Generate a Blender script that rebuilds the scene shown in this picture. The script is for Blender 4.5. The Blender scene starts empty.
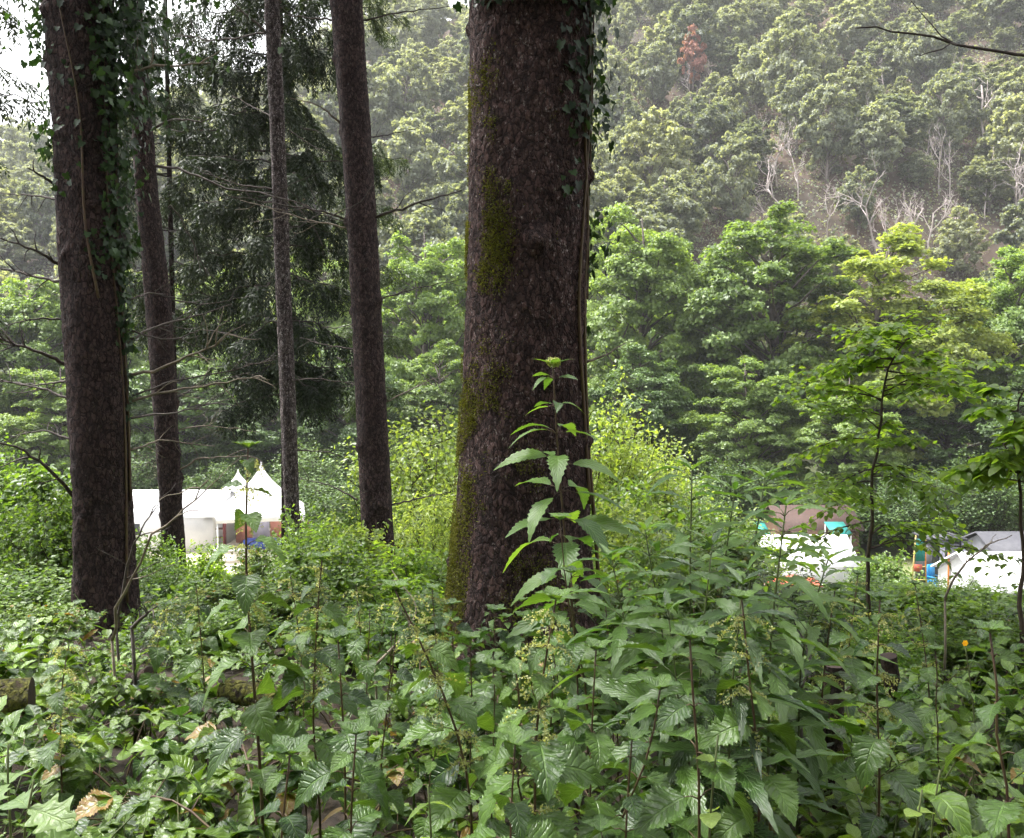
import bpy, math, random
import numpy as np
from mathutils import Vector, noise

R = math.radians
RNG = np.random.default_rng(11)
random.seed(5)
sc = bpy.context.scene
COL = sc.collection

# ------------------------------------------------------------------ camera
F, PITCH, EYE = 900.0, R(-3.0), 1.6
cam = bpy.data.cameras.new('camera')
cam.sensor_width = 36.0
cam.lens = F / 1024 * 36
cam.clip_start, cam.clip_end = 0.05, 2000
co = bpy.data.objects.new('camera', cam)
co.location = (0, 0, EYE)
co.rotation_euler = (R(90) + PITCH, 0, 0)
COL.objects.link(co)
sc.camera = co


def at(px, py, d):
    """world point seen at a photo position, on the vertical plane y = d"""
    u, v = (px - 512) / F, (419 - py) / F
    cp, sp = math.cos(PITCH), math.sin(PITCH)
    w = np.array([u, cp - v * sp, sp + v * cp])
    return np.array([0, 0, EYE]) + w * (d / w[1])


# ------------------------------------------------------------------ mesh builder
def unit(a):
    a = np.asarray(a, float)
    return a / np.maximum(np.linalg.norm(a, axis=-1, keepdims=True), 1e-9)


class MB:
    def __init__(s):
        s.V, s.Q, s.T, s.U, s.n = [], [], [], [], 0

    def add(s, V, quads=None, tris=None, uv=None):
        V = np.asarray(V, float).reshape(-1, 3)
        if quads is not None and len(quads):
            s.Q.append(np.asarray(quads, int).reshape(-1, 4) + s.n)
        if tris is not None and len(tris):
            s.T.append(np.asarray(tris, int).reshape(-1, 3) + s.n)
        s.V.append(V)
        s.U.append(np.zeros((len(V), 2)) if uv is None else np.asarray(uv, float))
        s.n += len(V)
        return s

    def merge(s, V, Q, T, U):
        s.add(V, Q, T, U)

    def tube(s, pts, rad, sides=6):
        pts = np.asarray(pts, float)
        n = len(pts)
        rad = np.broadcast_to(np.asarray(rad, float), (n,))
        tan = unit(np.gradient(pts, axis=0))
        ref = np.array([1.0, 0, 0]) if abs(tan[0][0]) < .8 else np.array([0, 1.0, 0])
        X = unit(np.cross(np.broadcast_to(ref, tan.shape), tan))
        Y = np.cross(tan, X)
        a = np.linspace(0, 2 * math.pi, sides, endpoint=False)
        V = pts[:, None, :] + rad[:, None, None] * (np.cos(a)[None, :, None] * X[:, None, :] + np.sin(a)[None, :, None] * Y[:, None, :])
        i = np.arange(n - 1)[:, None] * sides
        j = np.arange(sides)[None, :]
        k = (j + 1) % sides
        Q = np.stack([i + j, i + k, i + sides + k, i + sides + j], -1).reshape(-1, 4)
        V = V.reshape(-1, 3)
        V = np.vstack([V, pts[0] - tan[0] * rad[0] * .1, pts[-1] + tan[-1] * rad[-1] * .3])
        T = []
        for q in range(sides):
            T.append((n * sides, (q + 1) % sides, q))
            T.append((n * sides + 1, (n - 1) * sides + q, (n - 1) * sides + (q + 1) % sides))
        s.add(V, Q, T)
        return s

    def box(s, c, size, rz=0.0):
        x, y, z = np.asarray(size) / 2.0
        V = np.array([(-x, -y, -z), (x, -y, -z), (x, y, -z), (-x, y, -z), (-x, -y, z), (x, -y, z), (x, y, z), (-x, y, z)])
        ca, sa = math.cos(rz), math.sin(rz)
        V = np.stack([V[:, 0] * ca - V[:, 1] * sa, V[:, 0] * sa + V[:, 1] * ca, V[:, 2]], -1) + np.asarray(c, float)
        s.add(V, [(3, 2, 1, 0), (4, 5, 6, 7), (0, 1, 5, 4), (1, 2, 6, 5), (2, 3, 7, 6), (3, 0, 4, 7)])
        return s

    def leaves(s, tm, pos, d, up, scale):
        """many copies of a leaf template: base at pos, tip along d, face towards up"""
        V0, Q0, T0, U0 = tm
        pos = np.asarray(pos, float).reshape(-1, 3)
        m = len(pos)
        if not m:
            return s
        d = unit(np.broadcast_to(d, pos.shape))
        up = np.broadcast_to(np.asarray(up, float), pos.shape)
        x = unit(np.cross(d, up))
        z = np.cross(x, d)
        sc_ = np.asarray(scale, float)
        if sc_.ndim == 0:
            sc_ = np.full(m, sc_)
        if sc_.ndim == 1:
            sc_ = np.stack([sc_] * 3, -1)
        W = V0[None] * sc_[:, None, :]
        V = pos[:, None] + W[..., 0:1] * x[:, None] + W[..., 1:2] * d[:, None] + W[..., 2:3] * z[:, None]
        k = len(V0)
        off = (np.arange(m) * k)[:, None, None]
        Q = (Q0[None] + off).reshape(-1, 4) if len(Q0) else None
        T = (T0[None] + off).reshape(-1, 3) if len(T0) else None
        s.add(V.reshape(-1, 3), Q, T, np.tile(U0, (m, 1)))
        return s

    def build(s, name, mat, parent=None, origin=None, smooth=True):
        V = np.vstack(s.V)
        if origin is not None:
            V = V - np.asarray(origin, float)
        U = np.vstack(s.U)
        Q = np.vstack(s.Q) if s.Q else np.zeros((0, 4), int)
        T = np.vstack(s.T) if s.T else np.zeros((0, 3), int)
        loops = np.concatenate([Q.ravel(), T.ravel()])
        nq, nt = len(Q), len(T)
        starts = np.concatenate([np.arange(nq) * 4, nq * 4 + np.arange(nt) * 3])
        me = bpy.data.meshes.new(name)
        me.vertices.add(len(V))
        me.vertices.foreach_set('co', V.astype(np.float32).ravel())
        me.loops.add(len(loops))
        me.loops.foreach_set('vertex_index', loops.astype(np.int32))
        me.polygons.add(nq + nt)
        me.polygons.foreach_set('loop_start', starts.astype(np.int32))
        me.update(calc_edges=True)
        if np.any(U):
            l = me.uv_layers.new(name='UVMap')
            l.data.foreach_set('uv', U[loops].astype(np.float32).ravel())
        if smooth:
            me.polygons.foreach_set('use_smooth', np.ones(nq + nt, bool))
        me.validate()
        me.materials.append(mat)
        o = bpy.data.objects.new(name, me)
        COL.objects.link(o)
        if parent is not None:
            o.parent = parent
        return o


def tag(o, label=None, cat=None, group=None, kind=None):
    for k, v in (('label', label), ('category', cat), ('group', group), ('kind', kind)):
        if v:
            o[k] = v
    return o


def thing(name, label, cat, loc=(0, 0, 0), group=None):
    o = bpy.data.objects.new(name, None)
    o.empty_display_size = .1
    o.location = loc
    COL.objects.link(o)
    return tag(o, label, cat, group)


def copy_tree(o, parent=None):
    c = o.copy()
    COL.objects.link(c)
    c.parent = parent
    for ch in list(o.children):
        copy_tree(ch, c)
    return c


# ------------------------------------------------------------------ materials
def new_mat(name):
    m = bpy.data.materials.new(name)
    m.use_nodes = True
    nt = m.node_tree
    nt.nodes.clear()
    return m, nt, nt.nodes, nt.links


def N(ns, t, **kw):
    n = ns.new(t)
    for k, v in kw.items():
        if k.startswith('i_'):
            n.inputs[k[2:].replace('_', ' ')].default_value = v
        else:
            setattr(n, k, v)
    return n


def mixcol(ns, ls, fac, a, b):
    n = ns.new('ShaderNodeMix')
    n.data_type = 'RGBA'
    for sock, v in ((n.inputs[0], fac), (n.inputs[6], a), (n.inputs[7], b)):
        if isinstance(v, (int, float)):
            sock.default_value = v
        elif isinstance(v, tuple):
            sock.default_value = (*v, 1) if len(v) == 3 else v
        else:
            ls.new(v, sock)
    return n.outputs[2]


def mth(ns, ls, op, a, b=None, c=None):
    n = ns.new('ShaderNodeMath')
    n.operation = op
    for i, v in enumerate((a, b, c)):
        if v is None:
            continue
        if isinstance(v, (int, float)):
            n.inputs[i].default_value = v
        else:
            ls.new(v, n.inputs[i])
    return n.outputs[0]


def ramp(ns, ls, x, lo, hi):
    n = ns.new('ShaderNodeMapRange')
    n.interpolation_type = 'SMOOTHSTEP'
    ls.new(x, n.inputs[0])
    n.inputs[1].default_value, n.inputs[2].default_value = lo, hi
    return n.outputs[0]


def leaf_mat(name, c1, c2, rough=.42, trans=.3, veins=0.0, spec=.5, objvar=.25, brown=0.0, vfreq=55.0, noise_scale=.35):
    m, nt, ns, ls = new_mat(name)
    geo = N(ns, 'ShaderNodeNewGeometry')
    oi = N(ns, 'ShaderNodeObjectInfo')
    rnd = geo.outputs['Random Per Island']
    tc = N(ns, 'ShaderNodeTexCoord')
    nz = N(ns, 'ShaderNodeTexNoise', i_Scale=noise_scale, i_Detail=3.0)
    ls.new(tc.outputs['Object'], nz.inputs['Vector'])
    f = mth(ns, ls, 'ADD', mth(ns, ls, 'MULTIPLY', rnd, .95), mth(ns, ls, 'MULTIPLY_ADD', nz.outputs[0], 1.2, -.58))
    f2 = mth(ns, ls, 'ADD', f, mth(ns, ls, 'MULTIPLY_ADD', oi.outputs['Random'], objvar * 2, -objvar))
    n = ns.new('ShaderNodeClamp')
    ls.new(f2, n.inputs[0])
    col = mixcol(ns, ls, n.outputs[0], c1, c2)
    if brown:
        col = mixcol(ns, ls, mth(ns, ls, 'GREATER_THAN', rnd, 1 - brown), col, (.22, .13, .04))
    bs = N(ns, 'ShaderNodeBsdfPrincipled')
    bs.inputs['Roughness'].default_value = rough
    bs.inputs['Specular IOR Level'].default_value = spec
    tcol = col
    if veins:
        sx = N(ns, 'ShaderNodeSeparateXYZ')
        ls.new(tc.outputs['UV'], sx.inputs[0])
        au = mth(ns, ls, 'ABSOLUTE', mth(ns, ls, 'MULTIPLY_ADD', sx.outputs[0], 2.0, -1.0))
        ph = mth(ns, ls, 'MULTIPLY', mth(ns, ls, 'MULTIPLY_ADD', au, -.28, sx.outputs[1]), vfreq)
        lat = mth(ns, ls, 'POWER', mth(ns, ls, 'MULTIPLY_ADD', mth(ns, ls, 'SINE', ph), .5, .5), 5.0)
        mid = mth(ns, ls, 'SUBTRACT', 1.0, ramp(ns, ls, au, .02, .09))
        v = mth(ns, ls, 'MAXIMUM', mth(ns, ls, 'MULTIPLY', lat, .55), mid)
        fine = N(ns, 'ShaderNodeTexNoise', i_Scale=28.0, i_Detail=3.0)
        ls.new(tc.outputs['UV'], fine.inputs['Vector'])
        hgt = mth(ns, ls, 'ADD', mth(ns, ls, 'MULTIPLY', v, -1.0), mth(ns, ls, 'MULTIPLY', fine.outputs[0], .5))
        bp = N(ns, 'ShaderNodeBump')
        bp.inputs['Strength'].default_value = veins
        bp.inputs['Distance'].default_value = .004
        ls.new(hgt, bp.inputs['Height'])
        ls.new(bp.outputs[0], bs.inputs['Normal'])
        col = mixcol(ns, ls, mth(ns, ls, 'MULTIPLY', v, .35), col, tuple(min(1, c * 2.0 + .03) for c in c2))
        mott = N(ns, 'ShaderNodeTexNoise', i_Scale=7.0, i_Detail=4.0)
        ls.new(tc.outputs['UV'], mott.inputs['Vector'])
        col = mixcol(ns, ls, mth(ns, ls, 'MULTIPLY', ramp(ns, ls, mott.outputs[0], .45, .75), .4), col, tuple(c * .55 for c in c1))
    # underside paler
    col = mixcol(ns, ls, mth(ns, ls, 'MULTIPLY', geo.outputs['Backfacing'], .35), col, tuple(c * .6 + .09 for c in c2))
    ls.new(col, bs.inputs['Base Color'])
    tr = N(ns, 'ShaderNodeBsdfTranslucent')
    tcm = ns.new('ShaderNodeMix')
    tcm.data_type = 'RGBA'
    tcm.blend_type = 'MULTIPLY'
    tcm.inputs[0].default_value = 1.0
    ls.new(tcol, tcm.inputs[6])
    tcm.inputs[7].default_value = (3.0, 2.9, 1.1, 1)
    ls.new(tcm.outputs[2], tr.inputs[0])
    mx = N(ns, 'ShaderNodeMixShader')
    mx.inputs[0].default_value = trans
    ls.new(bs.outputs[0], mx.inputs[1])
    ls.new(tr.outputs[0], mx.inputs[2])
    out = N(ns, 'ShaderNodeOutputMaterial')
    ls.new(mx.outputs[0], out.inputs[0])
    return m


def plain_mat(name, c1, c2=None, rough=.7, scale=8.0, bump=0.0, spec=.4, detail=5.0, stretch=(1, 1, 1), trans=0.0):
    m, nt, ns, ls = new_mat(name)
    tc = N(ns, 'ShaderNodeTexCoord')
    mp = N(ns, 'ShaderNodeMapping')
    mp.inputs['Scale'].default_value = stretch
    ls.new(tc.outputs['Object'], mp.inputs[0])
    nz = N(ns, 'ShaderNodeTexNoise', i_Scale=scale, i_Detail=detail, i_Roughness=.65)
    ls.new(mp.outputs[0], nz.inputs['Vector'])
    bs = N(ns, 'ShaderNodeBsdfPrincipled')
    bs.inputs['Roughness'].default_value = rough
    bs.inputs['Specular IOR Level'].default_value = spec
    col = mixcol(ns, ls, ramp(ns, ls, nz.outputs[0], .3, .7), c1, c2 or tuple(c * .75 for c in c1))
    ls.new(col, bs.inputs['Base Color'])
    if bump:
        bp = N(ns, 'ShaderNodeBump')
        bp.inputs['Strength'].default_value = bump
        bp.inputs['Distance'].default_value = .02
        ls.new(nz.outputs[0], bp.inputs['Height'])
        ls.new(bp.outputs[0], bs.inputs['Normal'])
    sh = bs.outputs[0]
    if trans:
        tr = N(ns, 'ShaderNodeBsdfTranslucent')
        ls.new(col, tr.inputs[0])
        mx = N(ns, 'ShaderNodeMixShader')
        mx.inputs[0].default_value = trans
        ls.new(sh, mx.inputs[1])
        ls.new(tr.outputs[0], mx.inputs[2])
        sh = mx.outputs[0]
    out = N(ns, 'ShaderNodeOutputMaterial')
    ls.new(sh, out.inputs[0])
    return m


def bark_mat(name, dark, light, flake=(.24, .21, .19), moss=0.0, mossdir=(-1, -.25, 0), scale=26.0, flakes=.25):
    m, nt, ns, ls = new_mat(name)
    tc = N(ns, 'ShaderNodeTexCoord')
    geo = N(ns, 'ShaderNodeNewGeometry')
    mp = N(ns, 'ShaderNodeMapping')
    mp.inputs['Scale'].default_value = (1, 1, .55)
    ls.new(tc.outputs['Object'], mp.inputs[0])
    wob = N(ns, 'ShaderNodeTexNoise', i_Scale=22.0, i_Detail=4.0, i_Roughness=.6)
    ls.new(mp.outputs[0], wob.inputs['Vector'])
    vadd = N(ns, 'ShaderNodeVectorMath', operation='MULTIPLY_ADD')
    ls.new(wob.outputs[1], vadd.inputs[0])
    vadd.inputs[1].default_value = (.05, .05, .05)
    ls.new(mp.outputs[0], vadd.inputs[2])
    vo = N(ns, 'ShaderNodeTexVoronoi', feature='DISTANCE_TO_EDGE', i_Scale=scale)
    ls.new(vadd.outputs[0], vo.inputs['Vector'])
    vc = N(ns, 'ShaderNodeTexVoronoi', i_Scale=scale)
    ls.new(vadd.outputs[0], vc.inputs['Vector'])
    sep = N(ns, 'ShaderNodeSeparateXYZ')
    ls.new(vc.outputs['Color'], sep.inputs[0])
    big = N(ns, 'ShaderNodeTexNoise', i_Scale=2.2, i_Detail=6.0, i_Roughness=.7)
    ls.new(mp.outputs[0], big.inputs['Vector'])
    fine = N(ns, 'ShaderNodeTexNoise', i_Scale=130.0, i_Detail=4.0)
    ls.new(mp.outputs[0], fine.inputs['Vector'])
    med = N(ns, 'ShaderNodeTexNoise', i_Scale=34.0, i_Detail=7.0, i_Roughness=.78)
    ls.new(mp.outputs[0], med.inputs['Vector'])
    col = mixcol(ns, ls, mth(ns, ls, 'MULTIPLY_ADD', sep.outputs[0], .45, mth(ns, ls, 'MULTIPLY_ADD', big.outputs[0], .8, mth(ns, ls, 'MULTIPLY_ADD', med.outputs[0], 1.1, -.85))), dark, light)
    edge = mth(ns, ls, 'MULTIPLY', ramp(ns, ls, vo.outputs[0], .12, .02), ramp(ns, ls, med.outputs[0], .28, .5))
    col = mixcol(ns, ls, ramp(ns, ls, med.outputs[0], .5, .36), col, tuple(c * .45 for c in dark))
    col = mixcol(ns, ls, mth(ns, ls, 'MULTIPLY', edge, .75), col, tuple(c * .3 for c in dark))
    fl = mth(ns, ls, 'MULTIPLY', ramp(ns, ls, med.outputs[0], .64 - flakes * .3, .72 - flakes * .3), ramp(ns, ls, mth(ns, ls, 'ADD', fine.outputs[0], mth(ns, ls, 'MULTIPLY', big.outputs[0], .6)), .78, .95))
    col = mixcol(ns, ls, fl, col, flake)
    hgt = mth(ns, ls, 'ADD', mth(ns, ls, 'MULTIPLY', ramp(ns, ls, vo.outputs[0], 0, .16), 1.0),
              mth(ns, ls, 'ADD', mth(ns, ls, 'MULTIPLY', sep.outputs[2], .6), mth(ns, ls, 'MULTIPLY_ADD', med.outputs[0], 1.6, mth(ns, ls, 'MULTIPLY', fine.outputs[0], .5))))
    rough = .85
    if moss:
        dp = N(ns, 'ShaderNodeVectorMath', operation='DOT_PRODUCT')
        ls.new(geo.outputs['True Normal'], dp.inputs[0])
        dp.inputs[1].default_value = unit(np.array(mossdir, float))
        so = N(ns, 'ShaderNodeSeparateXYZ')
        ls.new(tc.outputs['Object'], so.inputs[0])
        mn = N(ns, 'ShaderNodeTexNoise', i_Scale=3.1, i_Detail=5.0, i_Roughness=.68)
        ls.new(tc.outputs['Object'], mn.inputs['Vector'])
        low = ramp(ns, ls, so.outputs[2], 3.0, .3)
        k = mth(ns, ls, 'ADD', mth(ns, ls, 'MULTIPLY', dp.outputs['Value'], .30), mth(ns, ls, 'MULTIPLY_ADD', mn.outputs[0], 1.5, -.95 + moss))
        k = mth(ns, ls, 'ADD', k, mth(ns, ls, 'MULTIPLY', low, .30))
        mk = ramp(ns, ls, k, .10, .26)
        mfine = N(ns, 'ShaderNodeTexNoise', i_Scale=60.0, i_Detail=5.0)
        ls.new(tc.outputs['Object'], mfine.inputs['Vector'])
        mcol = mixcol(ns, ls, ramp(ns, ls, mfine.outputs[0], .35, .65), (.035, .038, .007), (.15, .145, .025))
        mk2 = mth(ns, ls, 'MULTIPLY', mk, ramp(ns, ls, mfine.outputs[0], .3, .5))
        col = mixcol(ns, ls, mk2, col, mcol)
        hgt = mth(ns, ls, 'ADD', hgt, mth(ns, ls, 'MULTIPLY', mk, mth(ns, ls, 'MULTIPLY', mfine.outputs[0], 2.5)))
    bs = N(ns, 'ShaderNodeBsdfPrincipled')
    bs.inputs['Roughness'].default_value = rough
    bs.inputs['Specular IOR Level'].default_value = .25
    ls.new(col, bs.inputs['Base Color'])
    bp = N(ns, 'ShaderNodeBump')
    bp.inputs['Strength'].default_value = 1.0
    bp.inputs['Distance'].default_value = .02
    ls.new(hgt, bp.inputs['Height'])
    ls.new(bp.outputs[0], bs.inputs['Normal'])
    out = N(ns, 'ShaderNodeOutputMaterial')
    ls.new(bs.outputs[0], out.inputs[0])
    return m


M = {}
M['bark'] = bark_mat('spruce_bark_mossy', (.036, .020, .018), (.205, .120, .108), flake=(.44, .37, .35), flakes=.36, scale=40)
M['bark2'] = bark_mat('spruce_bark', (.034, .021, .020), (.150, .094, .088), moss=0.0, flakes=.2, scale=34)
M['bark_pale'] = bark_mat('spruce_bark_pale', (.050, .036, .034), (.15, .115, .108), flake=(.46, .41, .40), flakes=.5, scale=24)
M['deadwood'] = plain_mat('dead_twig_wood', (.045, .036, .032), (.10, .082, .07), .85, 20, .3)
M['deadwood_pale'] = plain_mat('pale_dead_twig_wood', (.14, .115, .085), (.24, .20, .15), .85, 20, .3)
M['needle'] = leaf_mat('spruce_needles', (.010, .020, .008), (.030, .048, .018), .55, .12, spec=.3)
M['needle_l'] = leaf_mat('spruce_needles_light', (.022, .040, .012), (.060, .090, .028), .55, .15, spec=.3)
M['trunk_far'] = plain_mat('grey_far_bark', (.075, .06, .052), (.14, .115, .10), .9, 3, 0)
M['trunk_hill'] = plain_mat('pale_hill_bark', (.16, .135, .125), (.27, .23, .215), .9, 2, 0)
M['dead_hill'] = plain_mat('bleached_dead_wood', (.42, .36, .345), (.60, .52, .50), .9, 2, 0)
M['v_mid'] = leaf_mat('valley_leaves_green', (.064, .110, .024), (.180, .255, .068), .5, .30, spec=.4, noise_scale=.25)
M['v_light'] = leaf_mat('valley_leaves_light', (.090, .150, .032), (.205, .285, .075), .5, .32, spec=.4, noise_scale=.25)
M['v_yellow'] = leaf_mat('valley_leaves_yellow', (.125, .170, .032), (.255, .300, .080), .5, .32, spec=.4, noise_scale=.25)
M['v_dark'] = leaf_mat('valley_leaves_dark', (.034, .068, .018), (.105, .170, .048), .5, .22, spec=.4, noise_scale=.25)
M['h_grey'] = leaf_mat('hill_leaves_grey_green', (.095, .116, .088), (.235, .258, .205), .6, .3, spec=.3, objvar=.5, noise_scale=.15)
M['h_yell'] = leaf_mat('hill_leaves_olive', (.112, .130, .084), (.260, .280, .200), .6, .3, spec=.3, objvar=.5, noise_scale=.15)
M['h_red'] = leaf_mat('hill_leaves_red', (.27, .12, .11), (.40, .22, .19), .6, .2, spec=.3)
M['h_brown'] = leaf_mat('hill_leaves_brown', (.17, .085, .05), (.26, .15, .09), .6, .2, spec=.3)
M['b_yellow'] = leaf_mat('shrub_leaves_yellow_green', (.085, .140, .028), (.225, .285, .080), .42, .38, spec=.45, noise_scale=1.2)
M['b_mid'] = leaf_mat('shrub_leaves_green', (.045, .095, .016), (.120, .190, .036), .42, .36, spec=.5, noise_scale=1.2)
M['b_dark'] = leaf_mat('shrub_leaves_dark', (.015, .035, .010), (.050, .090, .022), .36, .28, spec=.5, noise_scale=1.2)
M['beech'] = leaf_mat('beech_leaves', (.065, .130, .018), (.170, .255, .040), .38, .52, spec=.5, noise_scale=1.5)
M['nettle'] = leaf_mat('nettle_leaves', (.018, .048, .010), (.090, .165, .026), .28, .16, spec=.45, veins=.7, vfreq=48, brown=.012)
M['lance'] = leaf_mat('lance_leaves', (.040, .095, .018), (.120, .205, .034), .34, .30, veins=.5, vfreq=70)
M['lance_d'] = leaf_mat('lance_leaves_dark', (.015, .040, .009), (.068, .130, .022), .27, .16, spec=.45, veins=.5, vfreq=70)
M['glossy'] = leaf_mat('glossy_ovate_leaves', (.024, .064, .009), (.140, .235, .022), .24, .19, spec=.5, veins=.6, vfreq=40, brown=.015)
M['cover'] = leaf_mat('ground_cover_leaves', (.018, .048, .007), (.140, .225, .020), .28, .18, spec=.42, veins=.45, vfreq=44, brown=.03, noise_scale=2.0)
M['lime'] = leaf_mat('young_lime_leaves', (.120, .200, .030), (.215, .300, .060), .38, .38, veins=.5, vfreq=36)
M['moss'] = leaf_mat('moss_tufts', (.050, .054, .012), (.150, .155, .035), .9, .2, spec=.1, noise_scale=3.0)
M['ivy'] = leaf_mat('ivy_leaves', (.010, .028, .008), (.034, .075, .018), .45, .22, spec=.35)
M['stem'] = plain_mat('green_stem', (.07, .10, .03), (.11, .13, .045), .6, 12)
M['stem_red'] = plain_mat('reddish_stem', (.07, .035, .025), (.10, .075, .03), .6, 12)
M['tassel'] = leaf_mat('nettle_tassels', (.24, .26, .12), (.40, .42, .24), .7, .3, spec=.2)
M['bud'] = leaf_mat('flower_buds', (.22, .28, .10), (.38, .40, .20), .7, .3, spec=.2)
M['petal'] = leaf_mat('yellow_petals', (.65, .38, .02), (.8, .5, .03), .5, .3)
M['twig'] = plain_mat('shrub_stem', (.045, .032, .022), (.08, .06, .042), .8, 10)
M['mosslog'] = bark_mat('mossy_log_bark', (.045, .028, .018), (.11, .07, .045), moss=.55, mossdir=(0, 0, 1), scale=18)
M['log'] = bark_mat('rotten_log_bark', (.035, .022, .017), (.10, .06, .045), scale=18)
M['cut'] = plain_mat('cut_wood', (.045, .026, .02), (.022, .014, .011), .85, 30, .3)
M['canvas'] = plain_mat('white_canvas', (.84, .83, .84), (.76, .76, .78), .6, 1.5, trans=.25)
M['white'] = plain_mat('white_paint', (.80, .80, .80), (.70, .70, .71), .4, 2)
M['grey'] = plain_mat('grey_board', (.25, .25, .29), (.20, .20, .23), .6, 3)
M['dgrey'] = plain_mat('dark_grey_board', (.07, .07, .08), (.05, .05, .06), .7, 3)
M['lilac'] = plain_mat('pale_lilac_cloth', (.55, .52, .66), (.48, .46, .60), .7, 3)
M['blue'] = plain_mat('blue_cloth', (.045, .085, .36), (.035, .06, .27), .6, 3)
M['azure'] = plain_mat('azure_plastic', (.02, .28, .62), (.02, .22, .5), .4, 3)
M['teal'] = plain_mat('teal_cloth', (.015, .20, .17), (.012, .16, .14), .6, 3)
M['red'] = plain_mat('orange_red_sheet', (.62, .13, .08), (.50, .10, .06), .6, 3)
M['salmon'] = plain_mat('salmon_board', (.62, .27, .21), (.5, .2, .16), .6, 3)
M['maroon'] = plain_mat('maroon_cloth', (.20, .05, .05), (.13, .035, .035), .7, 4)
M['rooftile'] = plain_mat('brown_roof_tiles', (.065, .034, .026), (.045, .026, .021), .8, 6, .3)
M['wood'] = plain_mat('brown_wood', (.16, .095, .06), (.10, .06, .04), .7, 8)
M['orange'] = plain_mat('orange_pole_paint', (.65, .22, .05), (.55, .18, .04), .5, 4)
M['yellowp'] = plain_mat('pale_yellow_paint', (.65, .5, .2), (.55, .42, .16), .5, 4)
M['gravel'] = plain_mat('pale_gravel', (.62, .55, .44), (.48, .43, .34), .95, 9, .3)
M['glass'] = plain_mat('dark_glass', (.03, .035, .04), (.05, .055, .06), .1, 2)
M['rubber'] = plain_mat('black_rubber', (.02, .02, .02), None, .8, 5)


# ------------------------------------------------------------------ terrain
def ridge(x):
    return np.interp(x, [-330, -150, -95, -32, 25, 150, 330], [24, 52, 66, 96, 110, 128, 138])


def ground(x, y):
    x, y = np.broadcast_arrays(np.asarray(x, float), np.asarray(y, float))
    z = np.interp(y, [-60, -12, -4, 0, 3, 5, 7, 10, 20, 30, 40, 47, 92], [24, 4.4, .7, 0, 0, -.15, -.5, -1.3, -4, -6.8, -8.8, -9.5, -9.5])
    z = z + np.where(y < 45, .10 * np.sin(x * .9 + y * .6) + .05 * np.sin(x * 2.3 - y * 1.7), 0)
    t = np.clip((y - 92) / 165.0, 0, None)
    up = np.where(t <= 1, t ** 1.06, 1 - .35 * (t - 1))
    hill = (ridge(x) + 9.5) * up
    hill = hill + np.where(t > 0.03, np.sin(x * .11 + y * .05) * 2.0 + np.sin(x * .045 - y * .09) * 2.5, 0) * np.clip(t * 5, 0, 1)
    return z + hill


def gz(x, y):
    return float(ground(x, y))


def build_ground():
    ys = np.concatenate([np.linspace(-60, -3, 30), np.linspace(-2.6, 14, 90), np.linspace(14.6, 48, 60), np.linspace(50, 95, 30), np.linspace(97, 335, 90)])
    xn = np.concatenate([np.linspace(0, 9, 50), np.linspace(9.8, 40, 40), np.linspace(43, 340, 75)])
    xs = np.concatenate([-xn[:0:-1], xn])
    X, Y = np.meshgrid(xs, ys)
    V = np.stack([X, Y, ground(X, Y)], -1).reshape(-1, 3)
    w = len(xs)
    i, j = np.meshgrid(np.arange(len(ys) - 1), np.arange(w - 1), indexing='ij')
    a = (i * w + j).ravel()
    Q = np.stack([a, a + 1, a + 1 + w, a + w], -1)
    m, nt, ns, ls = new_mat('ground_soil')
    tc = N(ns, 'ShaderNodeTexCoord')
    sep = N(ns, 'ShaderNodeSeparateXYZ')
    ls.new(tc.outputs['Object'], sep.inputs[0])
    n1 = N(ns, 'ShaderNodeTexNoise', i_Scale=.05, i_Detail=8.0, i_Roughness=.7)
    n2 = N(ns, 'ShaderNodeTexNoise', i_Scale=9.0, i_Detail=8.0, i_Roughness=.7)
    for n in (n1, n2):
        ls.new(tc.outputs['Object'], n.inputs['Vector'])
    litter = mixcol(ns, ls, ramp(ns, ls, n2.outputs[0], .35, .65), (.018, .013, .009), (.055, .036, .022))
    grass = mixcol(ns, ls, ramp(ns, ls, n1.outputs[0], .4, .6), (.07, .11, .03), (.16, .17, .07))
    hillc = mixcol(ns, ls, ramp(ns, ls, n1.outputs[0], .4, .62), (.045, .032, .022), (.105, .064, .045))
    hillc = mixcol(ns, ls, mth(ns, ls, 'MULTIPLY', n2.outputs[0], .5), hillc, (.07, .055, .04))
    c = mixcol(ns, ls, ramp(ns, ls, sep.outputs[1], 38, 46), litter, grass)
    c = mixcol(ns, ls, ramp(ns, ls, sep.outputs[1], 90, 98), c, hillc)
    bs = N(ns, 'ShaderNodeBsdfPrincipled')
    bs.inputs['Roughness'].default_value = .95
    ls.new(c, bs.inputs['Base Color'])
    bp = N(ns, 'ShaderNodeBump')
    bp.inputs['Strength'].default_value = .6
    bp.inputs['Distance'].default_value = .05
    ls.new(n2.outputs[0], bp.inputs['Height'])
    ls.new(bp.outputs[0], bs.inputs['Normal'])
    out = N(ns, 'ShaderNodeOutputMaterial')
    ls.new(bs.outputs[0], out.inputs[0])
    o = MB().add(V, Q).build('ground', m)
    tag(o, kind='structure')
    # pale yard round the tents
    yv, yq = [], []
    cx, cy = at(225, 545, 56)[0], 56.0
    n = 40
    for k in range(n):
        a = 2 * math.pi * k / n
        r = 1 + .12 * math.sin(3 * a + 1) + .08 * math.sin(5 * a)
        yv.append((cx + 13 * r * math.cos(a), cy + 7.5 * r * math.sin(a), -9.5 + .006))
    yv.append((cx, cy, -9.494))
    yo = MB().add(yv, None, [(k, (k + 1) % n, n) for k in range(n)]).build('gravel_path', M['gravel'], smooth=False)
    tag(yo, kind='structure')


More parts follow.
